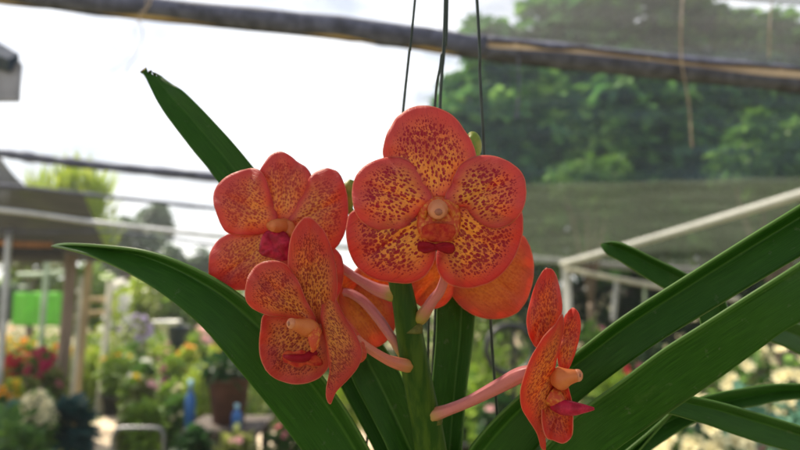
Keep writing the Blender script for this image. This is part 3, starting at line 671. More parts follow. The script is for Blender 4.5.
# ================================================================== haze in the air
q = NT('haze_air'); v_ = q.n('VolumePrincipled'); v_.inputs['Color'].default_value = (.90, .95, 1, 1); v_.inputs['Density'].default_value = .002
v_.inputs['Anisotropy'].default_value = .3
q.l(v_.outputs[0], q.out.inputs['Volume'])
mb = MB(); mb.box((0, 296, 9.5), (640, 760, 21)); tag(mb.build('haze', q.m, None, False), kind='stuff')

# ================================================================== THE ORCHID
ORI = P(425, 540, .37)
orchid = empty('orchid_plant', ORI)
tag(orchid, 'hanging orchid with orange red spotted flowers and long dark strap leaves', 'orchid')

# ---- petal material
def petal_mat(name, mid, edge, yellow, spot, sp=3.7, thr=.40, dens=1., trans=.38, rot=0, seed=0, back=False):
    q = NT(name); pat = q.uv('pat'); rim = q.uv('rim')
    sep = q.n('SeparateXYZ'); q.l(rim, sep.inputs[0]); r_, t_ = sep.outputs[0], sep.outputs[1]
    # blotched grounds
    nz1 = q.noise(pat, .22, 4, .6); nz2 = q.noise(q.mapping(pat, (1, .3, 1)), .9, 4, .6)
    body = q.mix(q.ss(r_, .25, 1.), mid, edge)
    yl = q.math('MULTIPLY', q.ss(r_, .97, .4), q.ss(t_, 1.15, .2)); yl = q.math('MULTIPLY', yl, q.ss(nz2, .25, .6, .45, 1.), clamp=True)
    c = q.mix(q.math('MULTIPLY', yl, .95), body, yellow)
    # veins: soft streaks along the tepal
    wv = q.noise(q.mapping(pat, (1.1, .10, 1), loc=(seed, 0, 0)), 1.1, 3, .5, .4)
    c = q.mix(q.ss(wv, .5, .72, 0, .55 if 'reverse' in name else .4), c, tuple(x * .72 for x in edge))
    bloom = q.math('MULTIPLY', q.ss(q.noise(pat, .09, 3, .55), .42, .62), q.math('MULTIPLY', q.ss(t_, .25, .7), q.ss(r_, .98, .6)))  # crimson blotches: petal pattern, with shading of the petal also put into the colour
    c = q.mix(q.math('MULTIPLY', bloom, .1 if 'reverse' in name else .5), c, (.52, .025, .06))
    if not back:
        # spots
        dv = q.n('TexNoise'); q.l(pat, dv.inputs['Vector']); dv.inputs['Scale'].default_value = .5; dv.inputs['Detail'].default_value = 2
        sc = q.n('VectorMath', operation='SCALE'); q.l(dv.outputs['Color'], sc.inputs[0]); sc.inputs['Scale'].default_value = 1.1
        ad = q.n('VectorMath', operation='ADD'); q.l(pat, ad.inputs[0]); q.l(sc.outputs[0], ad.inputs[1])
        def layer(size, th_, sd, stretch):
            vo = q.n('TexVoronoi', voronoi_dimensions='2D'); q.l(q.mapping(ad.outputs[0], (1 / size * stretch, 1 / size / stretch, 1), loc=(sd, sd * .7, 0)), vo.inputs['Vector'])
            vo.inputs['Scale'].default_value = 1; vo.inputs['Randomness'].default_value = .85
            rnd = q.n('SeparateXYZ'); q.l(vo.outputs['Color'], rnd.inputs[0])
            thv = q.math('MULTIPLY', q.math('MULTIPLY', th_, q.ss(r_, .98, .55)), q.math('ADD', .55, q.math('MULTIPLY', rnd.outputs[0], .75)))
            thv = q.math('MULTIPLY', thv, q.ss(q.noise(pat, .13, 2), .25, .5, .75, 1.05))
            return q.ss(q.math('SUBTRACT', thv, vo.outputs['Distance']), -.05, .09)
        a = layer(sp * .56, thr * .97, seed + 3.1, 1.22); b = layer(sp * .42, thr * .72, seed + 8.7, 1.15)
        b = q.math('MULTIPLY', b, q.ss(t_, .3, .7))
        m = q.math('MAXIMUM', a, b, clamp=True); m = q.math('MULTIPLY', m, q.math('MULTIPLY', dens, q.ss(q.noise(pat, .5, 2), .3, .6, .8, 1.)))
        c = q.mix(m, c, spot)
    c = q.mix(q.ss(r_, .965, .995, 0, .4), c, (.88, .44, .26))  # pale rim: backlight through the thin edge, put into the colour
    bmp = q.bump(q.math('ADD', wv, q.math('MULTIPLY', q.noise(pat, 2.2, 3), .5)), .55, .0008)
    return q.pbr(c, .42, bmp, trans=trans, tcol=q.mix(.25, c, (.9, .2, .06)), spec=.35)
CORAL = dict(mid=(.80, .17, .09), edge=(.70, .085, .088), yellow=(.95, .50, .07), spot=(.38, .004, .04))
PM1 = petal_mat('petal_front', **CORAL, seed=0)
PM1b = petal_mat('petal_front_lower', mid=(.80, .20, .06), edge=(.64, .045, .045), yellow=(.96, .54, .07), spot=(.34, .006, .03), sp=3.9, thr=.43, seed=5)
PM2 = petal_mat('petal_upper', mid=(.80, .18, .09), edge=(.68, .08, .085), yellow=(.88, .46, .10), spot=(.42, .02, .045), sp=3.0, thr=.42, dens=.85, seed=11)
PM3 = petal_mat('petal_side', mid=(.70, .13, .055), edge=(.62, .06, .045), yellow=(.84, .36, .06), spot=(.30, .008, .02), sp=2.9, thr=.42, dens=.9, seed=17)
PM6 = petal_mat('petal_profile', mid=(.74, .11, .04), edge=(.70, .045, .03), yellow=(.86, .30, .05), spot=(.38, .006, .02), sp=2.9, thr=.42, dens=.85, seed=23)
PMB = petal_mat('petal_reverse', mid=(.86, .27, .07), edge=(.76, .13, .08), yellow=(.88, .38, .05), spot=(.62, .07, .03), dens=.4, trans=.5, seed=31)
LIPM = NT('lip_crimson'); f = LIPM.noise(LIPM.obj(), 300, 3); LIPM = LIPM.pbr(LIPM.mix(f, (.20, .003, .012), (.42, .012, .025)), .6, trans=.25, spec=.15)
LIPC = NT('lip_magenta'); f = LIPC.noise(LIPC.obj(), 260, 4, .6); LIPC = LIPC.pbr(LIPC.mix(LIPC.ss(f, .35, .65), (.34, .004, .03), (.58, .02, .07)), .45, trans=.25, spec=.3)
LIPR = NT('lip_red'); f = LIPR.noise(LIPR.obj(), 260, 4, .6); LIPR = LIPR.pbr(LIPR.mix(LIPR.ss(f, .35, .65), (.46, .02, .02), (.62, .09, .03)), .6, trans=.25, spec=.15)
q = NT('column_cream'); f = q.noise(q.obj(), 250, 3); COLM = q.pbr(q.mix(f, (.66, .20, .09), (.74, .32, .17)), .4, trans=.2, spec=.5)
q = NT('column_yellow'); f = q.noise(q.obj(), 250, 3); COLY = q.pbr(q.mix(f, (.64, .13, .045), (.76, .27, .07)), .5, trans=.25, spec=.5)
q = NT('side_lobe'); f = q.noise(q.obj(), 500, 3); SIDEM = q.pbr(q.mix(q.ss(f, .42, .68), (.66, .085, .03), (.80, .30, .05)), .5, trans=.3, spec=.4)
ANTH = mat_simple('anther', (.30, .10, .06), .4, .2, 300, bump=0)

def tepal(par, name, outline, base, dmid, dbase=None, tiltx=0, bulge=.004, ruffle=.0012, mat=None, curl=-.003, squash=1., NR=12, NA=84, thick=.0004, label=None, seed=0, cshift=.0):
    """outline in photo px; the sheet hangs at depth dmid, falls to dbase at its base, domed towards the viewer, rim curled back"""
    oc = catmull(outline, NA, True); oc = [(p.x, p.y) for p in oc]
    cx = sum(p[0] for p in oc) / NA; cyy = sum(p[1] for p in oc) / NA
    bx, by = base; cx += (bx - cx) * cshift; cyy += (by - cyy) * cshift
    ax = (cx - bx, cyy - by); la = math.hypot(*ax) or 1; ax = (ax[0] / la, ax[1] / la); pr = (-ax[1], ax[0])
    ext = max((p[0] - bx) * ax[0] + (p[1] - by) * ax[1] for p in oc); dbase = dmid if dbase is None else dbase
    V = []; pat = []; rim = []
    def vert(x, y, r_, k):
        t = ((x - bx) * ax[0] + (y - by) * ax[1]) / ext; s_ = ((x - bx) * pr[0] + (y - by) * pr[1])
        d = dbase + (dmid - dbase) * min(1.15, max(-.1, t) * 1.4) ** 1 if t > -.05 else dbase
        d += tiltx * s_ / 100
        d -= bulge * .5 * (1 - r_ * r_) ; d -= curl * .45 * max(0, (r_ - .6) / .4) ** 2; d += .0011 * math.exp(-(s_ / 5.) ** 2) * (1 - r_ * r_) * (bulge > 0)
        an = 2 * math.pi * k / NA
        d += 1.7 * ruffle * r_ ** 2 * (math.sin(an * 5 + seed * 2.1) * .6 + math.sin(an * 9 + seed) * .35 + math.sin(an * 2 + seed * 1.3) * .7)
        d += .0007 * mnoise.noise(Vector((x * .09, y * .09, seed * 3.3))) - .0006 * math.exp(-(s_ / 3.) ** 2) * (1 - r_) * -1
        V.append(P(x, y, d)); mm = 1000 * dmid / F
        pat.append((s_ * mm / squash + seed * 37, (t * ext) * mm + seed * 17)); rim.append((r_, max(0, min(1, t))))
    vert(cx, cyy, 0, 0)
    for j in range(1, NR + 1):
        r_ = (j / NR) ** .85
        for k in range(NA):
            # slightly wavering rim so that edges are not perfectly clean
            wv = 1 + (.009 * mnoise.noise(Vector((k * .45, seed * 7.7, 1))) + .02 * mnoise.noise(Vector((math.cos(2 * math.pi * k / NA) * 1.6, math.sin(2 * math.pi * k / NA) * 1.6, seed * 5.1)))) * r_ ** 3
            vert(cx + (oc[k][0] - cx) * r_ * wv, cyy + (oc[k][1] - cyy) * r_ * wv, r_, k)
    Fs = [(0, 1 + (k + 1) % NA, 1 + k) for k in range(NA)]
    for j in range(NR - 1):
        a = 1 + j * NA; b = a + NA
        Fs += [(a + k, a + (k + 1) % NA, b + (k + 1) % NA, b + k) for k in range(NA)]
    off = parent_origin(par); me = mesh([v_ - off for v_ in V], Fs, True, name)
    u1 = me.uv_layers.new(name='pat'); u2 = me.uv_layers.new(name='rim')
    for L_ in me.loops: u1.data[L_.index].uv = pat[L_.vertex_index]; u2.data[L_.index].uv = rim[L_.vertex_index]
    o = link(name, me, mat, par); sm = o.modifiers.new('thick', 'SOLIDIFY'); sm.thickness = thick; sm.offset = 0
    if label: o['label'] = label
    return o
def zc(ox, oy, s, pts): return [(ox + x / s, oy + y / s) for x, y in pts]
def flower(label, px, py, d):
    o = empty('flower', P(px, py, d) - ORI); o.parent = orchid; o['label'] = label; return o
def skin_tube(par, name, pts, rads, mat, n=16, seg=None, ridge=0):
    """pts in (px,py,d); smooth tapering tube"""
    w = [P(*p) for p in pts]; seg = seg or len(pts) * 6; c = catmull(w, seg); rr = catmull([(r_, 0, 0) for r_ in rads], seg)
    mb = MB(); mb.tube(c, [max(.00015, r_.x) for r_ in rr], n)
    if ridge:
        for i, v_ in enumerate(mb.v): k = i % n; ci = c[i // n]; mb.v[i] = ci + (v_ - ci) * (1 + ridge * math.cos(k / n * 2 * math.pi * 3))
    return mb.build(name, mat, par)
def blob(par, name, c, axes, mat, fr=None, nz_=.06, n=16, m=12, seed=0):
    """smooth lump; c in (px,py,d); axes metres along right, up, forward"""
    ctr = P(*c); V = []; Fs = []
    for i in range(m + 1):
        ph = math.pi * i / m
        for k in range(n):
            th = 2 * math.pi * k / n; v_ = Vector((math.sin(ph) * math.cos(th), math.sin(ph) * math.sin(th), math.cos(ph)))
            s_ = 1 + nz_ * mnoise.noise(v_ * 2 + Vector((seed, 0, 0)))
            V.append(ctr + RT * v_.x * axes[0] * s_ + UP * v_.y * axes[1] * s_ - FW * v_.z * axes[2] * s_)
    for i in range(m):
        for k in range(n): Fs.append((i * n + k, i * n + (k + 1) % n, (i + 1) * n + (k + 1) % n, (i + 1) * n + k))
    mb = MB(); mb.add(V, Fs); return mb.build(name, mat, par)

# pedicel material: pink going yellow green at the stalk
def ped_mat(name, a, b):
    q = NT(name); g = q.uv('along'); sep = q.n('SeparateXYZ'); q.l(g, sep.inputs[0])
    f = q.noise(q.obj(), 180, 4, .6); st = q.noise(q.mapping(g, (9, 1, 1)), 1.5, 3, .5)
    c = q.mix(q.ss(sep.outputs[1], .10, .42), b, a); c = q.mix(q.ss(sep.outputs[1], .13, .02), c, (.08, .14, .012)); c = q.mix(q.ss(f, .4, .7, 0, .3), c, tuple(x * .7 for x in a)); c = q.mix(q.ss(st, .45, .7, 0, .35), c, (.5, .16, .10))
    return q.pbr(c, .42, q.bump(st, .2, .0006), trans=.15, spec=.4)
PEDM = ped_mat('flower_stalk_pink', (.62, .19, .20), (.33, .30, .03))
PEDO = ped_mat('flower_stalk_orange', (.66, .20, .13), (.42, .30, .04))
def pedicel(par, pts, rads, mat=PEDM, n=18, name='pedicel'):
    w = [P(*p) for p in pts]; seg = len(pts) * 7; c = catmull(w, seg); rr = catmull([(r_, 0, 0) for r_ in rads], seg)
    mb = MB(); mb.tube(c, [max(.0002, r_.x * .88) for r_ in rr], n)
    for i, v_ in enumerate(mb.v): k = i % n; ci = c[i // n]; f_ = min(1, (i // n) / seg * 2.5); mb.v[i] = ci + (v_ - ci) * (.9 + .11 * f_ * math.cos(k / n * 2 * math.pi * 6 + (i // n) * .06))
    o = mb.build(name, mat, par); u = o.data.uv_layers.new(name='along')
    for L_ in o.data.loops: vi = L_.vertex_index; u.data[L_.index].uv = ((vi % n) / n, (vi // n) / seg)
    return o

# ---------------- flower 1: full face
f1 = flower('full face flower with five rounded spotted petals', 437, 212, .306)
z1 = lambda pts: zc(340, 90, 2.25, pts)
B1 = (437, 213)
tepal(f1, 'sepal', z1([(98,150),(99,120),(113,83),(138,52),(172,37),(212,38),(252,58),(284,95),(303,132),(307,158),(290,195),(262,225),(240,250),(220,262),(198,250),(182,222),(150,195),(112,180)]), B1, .3125, .309, mat=PM1, bulge=.005, seed=1)
tepal(f1, 'sepal', z1([(205,262),(214,300),(216,350),(212,385),(192,418),(160,434),(120,434),(75,425),(40,400),(20,365),(13,320),(22,280),(55,262),(105,258),(155,252),(190,255)]), B1, .3135, .309, mat=PM1b, bulge=.004, seed=2)
tepal(f1, 'sepal', z1([(236,262),(260,252),(300,250),(345,255),(385,255),(406,268),(412,300),(408,340),(390,383),(360,418),(322,439),(282,446),(245,436),(223,412),(216,380),(222,340),(228,300)]), B1, .3135, .309, mat=PM1b, bulge=.004, seed=3)
tepal(f1, 'petal', z1([(30,205),(45,180),(75,160),(115,150),(150,156),(175,178),(192,210),(208,238),(205,262),(180,275),(165,296),(140,312),(105,319),(65,308),(38,282),(27,240)]), B1, .3085, .3075, mat=PM1, bulge=.005, seed=4)
tepal(f1, 'petal', z1([(258,192),(273,166),(303,149),(345,148),(385,165),(411,190),(419,225),(415,260),(396,290),(368,309),(335,311),(305,292),(280,268),(252,262),(236,250),(238,232),(250,212)]), B1, .3085, .3075, mat=PM1, bulge=.005, curl=-.002, seed=5)
# lip: side lobes, saddle, crimson mid lobe; column with anther cap
tepal(f1, 'lip', z1([(178,275),(182,255),(200,243),(222,238),(245,243),(264,256),(272,280),(271,305),(264,328),(246,343),(220,348),(196,343),(180,328),(173,302)]), (437, 205), .3035, .306, mat=SIDEM, bulge=.0035, ruffle=.0004, curl=-.004, seed=6, NA=48, NR=8)
def lipmesh(par, c, w_, h_, d0, bend=.004, rot=0, name='lip_lobe', mat=LIPM, seed=0):
    o = tepal(par, name, c, (c[0][0], c[0][1]), d0, mat=mat, bulge=.003, ruffle=.0006, curl=-.002, NA=48, NR=8, thick=.0012, seed=seed); return o
tepal(f1, 'lip_throat', z1([(187,306),(202,301),(222,300),(242,301),(257,306),(260,319),(253,332),(239,340),(221,342),(203,340),(190,331),(184,319)]), (437, 224), .3012, mat=LIPR, bulge=.002, ruffle=.0003, curl=.0, NA=48, NR=8, thick=.0008, seed=2)
tepal(f1, 'lip', z1([(174,352),(178,344),(192,343),(207,346),(218,348),(228,345),(243,344),(255,348),(259,357),(252,366),(240,367),(229,362),(218,359),(206,362),(192,366),(179,362)]), (437, 240), .2985, mat=LIPM, bulge=.0016, ruffle=.0010, curl=-.003, NA=56, NR=8, thick=.0009, seed=4)
skin_tube(f1, 'column', [(438, 208, .308), (438, 209, .304), (437.5, 210, .3), (437.5, 211.3, .2965)], [.0055, .0052, .0047, .0036], COLM)
blob(f1, 'anther_cap', (437.5, 211.5, .2966), (.0038, .0038, .0022), COLM, seed=3)
blob(f1, 'anther', (438.5, 212, .2946), (.0019, .0017, .0008), ANTH, seed=3)
skin_tube(f1, 'column_collar', [(424, 219, .3045), (425, 210, .3035), (431, 203.5, .303), (438, 202, .303), (445, 203.5, .303), (451, 210, .3035), (452, 219, .3045)], [.0012, .0018, .002, .002, .002, .0018, .0012], SIDEM)
pedicel(f1, [(412, 325, .349), (420, 319, .347), (427, 309, .342), (433, 300, .337), (441, 289, .33), (446, 268, .321), (442, 235, .314), (438, 215, .311)], [.002, .0046, .0040, .0034, .0030, .0029, .0028, .0028])

# ---------------- flower 2: behind, upper
f2 = flower('paler flower half hidden behind the side facing one', 284, 232, .345)
z2 = lambda pts: zc(200, 90, 2.25, pts); B2 = (284, 226)
tepal(f2, 'sepal', z2([(132,205),(134,182),(150,157),(165,143),(182,138),(202,147),(222,163),(243,178),(253,205),(246,242),(226,275),(207,300),(187,307),(166,297),(148,262),(135,232)]), B2, .353, .350, mat=PM2, bulge=.005, seed=7)
tepal(f2, 'sepal', z2([(20,400),(24,365),(43,337),(78,318),(120,312),(155,312),(185,318),(200,345),(205,385),(190,425),(140,447),(82,450),(42,442),(22,422)]), B2, .353, .350, mat=PM2, bulge=.004, seed=8)
tepal(f2, 'sepal', z2([(200,320),(240,330),(285,345),(318,375),(322,430),(300,480),(260,490),(225,460),(205,400),(195,350)]), B2, .354, .350, mat=PM2, bulge=.004, seed=9)
tepal(f2, 'petal', z2([(35,222),(58,196),(98,179),(128,177),(148,198),(163,245),(175,285),(172,310),(150,322),(118,327),(82,326),(56,317),(40,285),(31,252)]), B2, .348, .349, mat=PM2, bulge=.005, seed=10)
tepal(f2, 'petal', z2([(248,195),(268,181),(292,177),(314,188),(328,220),(333,260),(331,300),(321,333),(302,360),(275,366),(248,345),(215,320),(198,305),(198,290),(218,255),(236,222)]), B2, .348, .349, mat=PM2, bulge=.005, seed=11)
lipmesh(f2, z2([(145,322),(168,316),(192,322),(204,345),(200,378),(182,384),(160,376),(138,370),(135,352)]), 0, 0, .339, mat=LIPC)
skin_tube(f2, 'column', [(284, 226, .349), (281, 226.5, .344), (277, 226, .339), (272, 226, .336)], [.0045, .0042, .0038, .0030], COLY)
tepal(f2, 'side_lobe', z2([(150,300),(175,290),(205,295),(215,312),(205,330),(180,326),(158,318)]), B2, .344, mat=COLY, ruffle=.0004, NA=40, NR=7, seed=12)
pedicel(f2, [(402, 298, .350), (394, 296, .350), (388, 293, .352), (376, 289, .354), (358, 279, .357), (335, 263, .360), (305, 243, .360), (286, 230, .354)], [.002, .0046, .0052, .0042, .0030, .0028, .0028, .0028])

# ---------------- flower 3: side facing, in front low
f3 = flower('side facing flower hanging low with a yellow column', 302, 325, .318)
z3 = lambda pts: zc(240, 210, 2.25, pts); B3 = (314, 327)
tepal(f3, 'sepal', z3([(109,105),(117,55),(138,22),(152,17),(168,23),(190,50),(210,100),(219,150),(217,195),(207,240),(192,262),(172,268),(150,255),(133,232),(123,192),(111,150)]), B3, .3185, .325, tiltx=.01, mat=PM3, bulge=.004, curl=-.002, squash=.8, seed=13)
tepal(f3, 'petal', z3([(12,192),(19,150),(44,121),(78,114),(108,127),(132,162),(150,205),(172,245),(168,262),(140,250),(108,243),(60,236),(24,218)]), B3, .315, .320, mat=PM3, bulge=.006, curl=-.001, squash=.8, seed=14)
tepal(f3, 'sepal', z3([(55,235),(100,236),(145,245),(180,262),(200,295),(206,330),(196,360),(170,383),(130,392),(90,384),(62,366),(49,342),(43,310),(46,270)]), B3, .322, .324, mat=PM3, bulge=-.003, curl=.003, squash=.9, seed=15)
tepal(f3, 'petal', z3([(188,150),(203,165),(215,198),(236,240),(260,278),(274,318),(267,350),(242,382),(216,410),(204,436),(195,426),(194,402),(202,370),(198,335),(190,290),(182,245),(184,200)]), (322, 330), .312, .316, tiltx=-.03, mat=PM3, bulge=.005, curl=-.003, squash=.5, seed=16)
tepal(f3, 'sepal', z3([(185,230),(215,225),(245,250),(275,290),(285,330),(262,345),(225,330),(195,290)]), (322, 325), .327, .325, mat=PMB, bulge=.003, seed=19)
skin_tube(f3, 'column', [(316, 329, .321), (308, 328, .314), (299, 325.5, .309), (292.5, 323.5, .306)], [.0030, .0047, .0034, .0026], COLY)
blob(f3, 'anther_cap', (291.5, 323.5, .306), (.0025, .0028, .0022), COLM, seed=5)
blob(f3, 'anther', (289.8, 323.5, .3048), (.0012, .0016, .0010), ANTH, seed=5)
skin_tube(f3, 'side_lobe', [(315, 331, .314), (314, 338, .311), (314, 346, .310), (312, 352, .310)], [.0034, .0030, .0022, .0008], SIDEM)
lipmesh(f3, z3([(96,326),(106,318),(124,320),(140,316),(158,326),(176,330),(186,345),(170,351),(150,346),(132,353),(112,346),(100,340)]), 0, 0, .313, seed=2, mat=LIPR)
skin_tube(f3, 'lip_keel', [(315, 352, .316), (304, 358, .312), (292, 358, .311), (284, 356, .313)], [.0022, .0022, .0018, .0008], LIPM)
pedicel(f3, [(415, 367, .353), (409, 366, .348), (402, 364.5, .343), (388, 360, .335), (368, 348, .330), (348, 333, .327), (330, 328, .326), (318, 328, .324)], [.002, .0046, .0046, .0035, .0031, .0029, .0028, .0028], PEDO)

# ---------------- flower 4: seen from behind, below the front one
f4 = flower('flower turned away, glowing orange under the full face one', 475, 280, .372)
tepal(f4, 'petal', [(450, 288), (462, 272), (485, 255), (505, 240), (522, 235), (530, 247), (534, 268), (530, 292), (519, 311), (502, 319), (482, 318), (464, 309), (454, 299)], (468, 262), .366, .372, mat=PMB, bulge=.005, seed=20)
tepal(f4, 'petal', [(408, 284), (416, 264), (434, 255), (450, 262), (456, 285), (447, 303), (430, 309), (415, 302)], (455, 262), .370, .373, mat=PMB, bulge=.004, seed=21)
tepal(f4, 'sepal', [(455, 265), (470, 245), (500, 235), (515, 250), (500, 275), (480, 290), (462, 285)], (460, 262), .374, .374, mat=PMB, bulge=.003, seed=22)
pedicel(f4, [(397, 262, .356), (412, 258, .362), (432, 256, .368), (450, 258, .372), (462, 262, .374)], [.0036, .0036, .003, .0028, .0028])
# ---------------- flower 5: seen from behind, between the stalks
f5 = flower('shaded flower glowing between stalk and side facing flower', 355, 305, .37)
tepal(f5, 'petal', [(340, 282), (358, 280), (380, 291), (393, 304), (396, 322), (389, 338), (374, 348), (357, 344), (345, 326), (339, 303)], (352, 290), .368, .372, mat=PMB, bulge=.005, seed=24)
tepal(f5, 'petal', [(318, 268), (335, 262), (352, 272), (360, 295), (355, 325), (342, 338), (326, 328), (316, 300)], (350, 290), .372, .373, mat=PMB, bulge=.004, seed=25)
tepal(f5, 'sepal', [(345, 285), (365, 262), (390, 262), (400, 280), (392, 300), (370, 306), (352, 300)], (352, 292), .376, .375, mat=PMB, bulge=.003, seed=26)
pedicel(f5, [(408, 366, .352), (403, 356, .353), (392, 338, .355), (378, 318, .358), (364, 302, .361), (352, 294, .365), (345, 292, .368)], [.0038, .0034, .0032, .0033, .0032, .0030, .003])

# ---------------- flower 6: profile, at the side
f6 = flower('flower in profile on a long pink stalk pointing away from the rest', 545, 375, .312)
za = lambda pts: zc(500, 260, 4.5, pts)
tepal(f6, 'sepal', za([(198,42),(218,36),(238,44),(256,78),(272,148),(279,220),(262,290),(222,342),(188,392),(165,396),(144,370),(125,322),(121,260),(138,180),(163,100)]), (548, 372), .310, .314, tiltx=.03, mat=PM6, bulge=.004, curl=-.002, squash=.75, seed=27)
tepal(f6, 'petal', za([(330,214),(352,236),(363,285),(357,345),(343,400),(325,455),(300,500),(272,500),(258,440),(262,360),(280,285),(302,236)]), (555, 378), .318, .316, mat=PM6, bulge=.004, squash=.6, seed=28)
tepal(f6, 'sepal', zc(500, 350, 4.5, [(195,120),(225,90),(262,110),(300,150),(317,200),(328,260),(328,330),(325,382),(306,410),(276,421),(240,408),(208,396),(188,330),(188,220)]), (552, 376), .314, .316, mat=PM6, bulge=-.003, curl=.003, squash=.7, seed=29)
tepal(f6, 'petal', [(562, 313), (564, 325), (560, 345), (556, 362), (553, 382), (552, 400), (548, 423), (545.5, 440), (545.5, 449.5), (541, 447.5), (537, 434), (529, 421), (521.5, 408), (520, 394), (522.5, 382), (528, 365), (534, 352), (544, 336), (555, 324)], (549, 375), .307, .311, tiltx=-.05, mat=PM6, bulge=.005, curl=-.003, squash=.45, seed=30)
skin_tube(f6, 'column', [(552, 379, .313), (560, 378.5, .311), (569, 376.8, .309), (576.5, 375.6, .3085)], [.0030, .0058, .0040, .0030], COLY)
blob(f6, 'anther_cap', (577.5, 375.5, .3085), (.0026, .0032, .0028), COLM, seed=7)
blob(f6, 'anther', (579.3, 375.8, .3068), (.0011, .0016, .0011), ANTH, seed=8)
skin_tube(f6, 'lip', [(553, 404, .314), (562, 407, .311), (573, 408.5, .309), (584, 408.6, .308), (594, 408.8, .308)], [.0030, .0038, .0035, .0022, .0007], LIPC)
skin_tube(f6, 'side_lobe', [(551, 396, .315), (557, 400, .313), (563, 404, .311)], [.005, .0044, .0022], SIDEM)
pedicel(f6, [(424, 417, .356), (430, 416, .352), (437, 413.5, .349), (449, 409.5, .345), (470, 401, .339), (500, 385.5, .329), (520, 375, .320), (535, 371, .316), (548, 374, .314)], [.002, .0046, .0046, .0036, .0035, .0043, .0046, .0036, .0030])

# ---------------- flower spike and buds
q = NT('spike_green'); g = q.mapping(q.obj(), (60, 60, 6)); f = q.noise(g, 4, 4, .6)
SPK = q.pbr(q.mix(q.ss(f, .35, .65), (.018, .060, .005), (.05, .10, .010)), .5, q.bump(f, .3, .0008), spec=.15, trans=.05)
skin_tube(orchid, 'flower_spike', [(425, 540, .37), (433, 480, .362), (428, 430, .357), (419, 385, .353), (411, 340, .351), (404, 300, .350), (397, 268, .352), (392, 235, .358), (390, 205, .362)], [.0115, .0098, .0088, .0082, .0076, .0066, .0060, .0048, .003], SPK, 20, 60, .05)
BRACT = mat_simple('papery_bract', (.14, .15, .03), .7, .3, 200, bump=.1, trans=.3)
for (bx_, by_, bd_, sg) in ((414, 328, .344, 1), (434, 419, .351, 1)):
    c0 = P(bx_, by_, bd_); V = []; n_ = 8
    for a_i in range(5):
        for k_ in range(n_ + 1):
            th_ = math.pi * (k_ / n_) ; t_ = a_i / 4; wd = .0042 * (1 - t_ ** 1.6)
            V.append(c0 + RT * (math.cos(th_) * wd + sg * t_ * .0035) - FW * (math.sin(th_) * wd * .7 - .001) + UP * (-.003 + .006 * t_))
    Fb = [(a_i * (n_ + 1) + k_, a_i * (n_ + 1) + k_ + 1, (a_i + 1) * (n_ + 1) + k_ + 1, (a_i + 1) * (n_ + 1) + k_) for a_i in range(4) for k_ in range(n_)]
    mb = MB(); mb.add(V, Fb); bo = mb.build('bract', BRACT, orchid); bo.modifiers.new('thick', 'SOLIDIFY').thickness = .0003
BUDM = NT('bud_green'); f = BUDM.noise(BUDM.obj(), 120, 3); BUDM = BUDM.pbr(BUDM.mix(BUDM.ss(f, .35, .65), (.16, .28, .03), (.36, .36, .06)), .45, trans=.2)
skin_tube(orchid, 'bud', [(349, 212, .36), (347, 204, .36), (348, 194, .36), (350, 186, .36), (352, 180, .36)], [.002, .0042, .0048, .0040, .0016], BUDM, 16)
skin_tube(orchid, 'bud_stalk', [(390, 215, .361), (372, 222, .361), (356, 218, .36), (349, 208, .36)], [.002, .002, .002, .002], BUDM, 12)
skin_tube(orchid, 'bud', [(466, 172, .35), (470, 158, .35), (473, 146, .35), (472, 137, .35), (469, 133, .35)], [.003, .0048, .0050, .0038, .0012], BUDM, 16)
skin_tube(orchid, 'bud_stalk', [(390, 210, .361), (420, 195, .358), (450, 185, .354), (468, 168, .35)], [.002, .002, .002, .002], BUDM, 12)

# ---------------- strap leaves
q = NT('strap_leaf'); uv_ = q.uv('ab'); sp_ = q.n('SeparateXYZ'); q.l(uv_, sp_.inputs[0]); a_ = sp_.outputs[0]
ln = q.noise(q.mapping(uv_, (60, 1.6, 1)), 1, 4, .6); bl = q.noise(q.obj(), 22, 4, .6); sk = q.noise(q.obj(), 160, 4, .7)
c = q.mix(q.ss(ln, .3, .7), (.013, .055, .005), (.034, .115, .011)); c = q.mix(q.ss(bl, .45, .75, 0, .5), c, (.04, .11, .02))
c = q.mix(q.ss(sk, .62, .70, 0, .45), c, (.11, .14, .07))
c = q.mix(q.ss(q.noise(q.obj(), 45, 5, .7), .62, .74, 0, .5), c, (.07, .13, .03))
ed = q.math('ABSOLUTE', q.math('SUBTRACT', a_, .5)); c = q.mix(q.ss(ed, .475, .5, 0, .8), c, (.11, .22, .05))
crs = q.n('SeparateXYZ'); q.l(q.uv('cr'), crs.inputs[0])
c = q.mix(q.ss(crs.outputs[0], .045, .0, 0, .55), c, (.10, .22, .04))
c = q.mix(q.ss(crs.outputs[1], .012, .0, 0, .9), c, (.30, .16, .05))
LEAFM = q.pbr(c, q.ss(bl, .3, .7, .36, .52), q.bump(q.math('ADD', ln, q.math('MULTIPLY', sk, .3)), .18, .0008), trans=.16, tcol=(.10, .36, .02, 1), spec=.16)
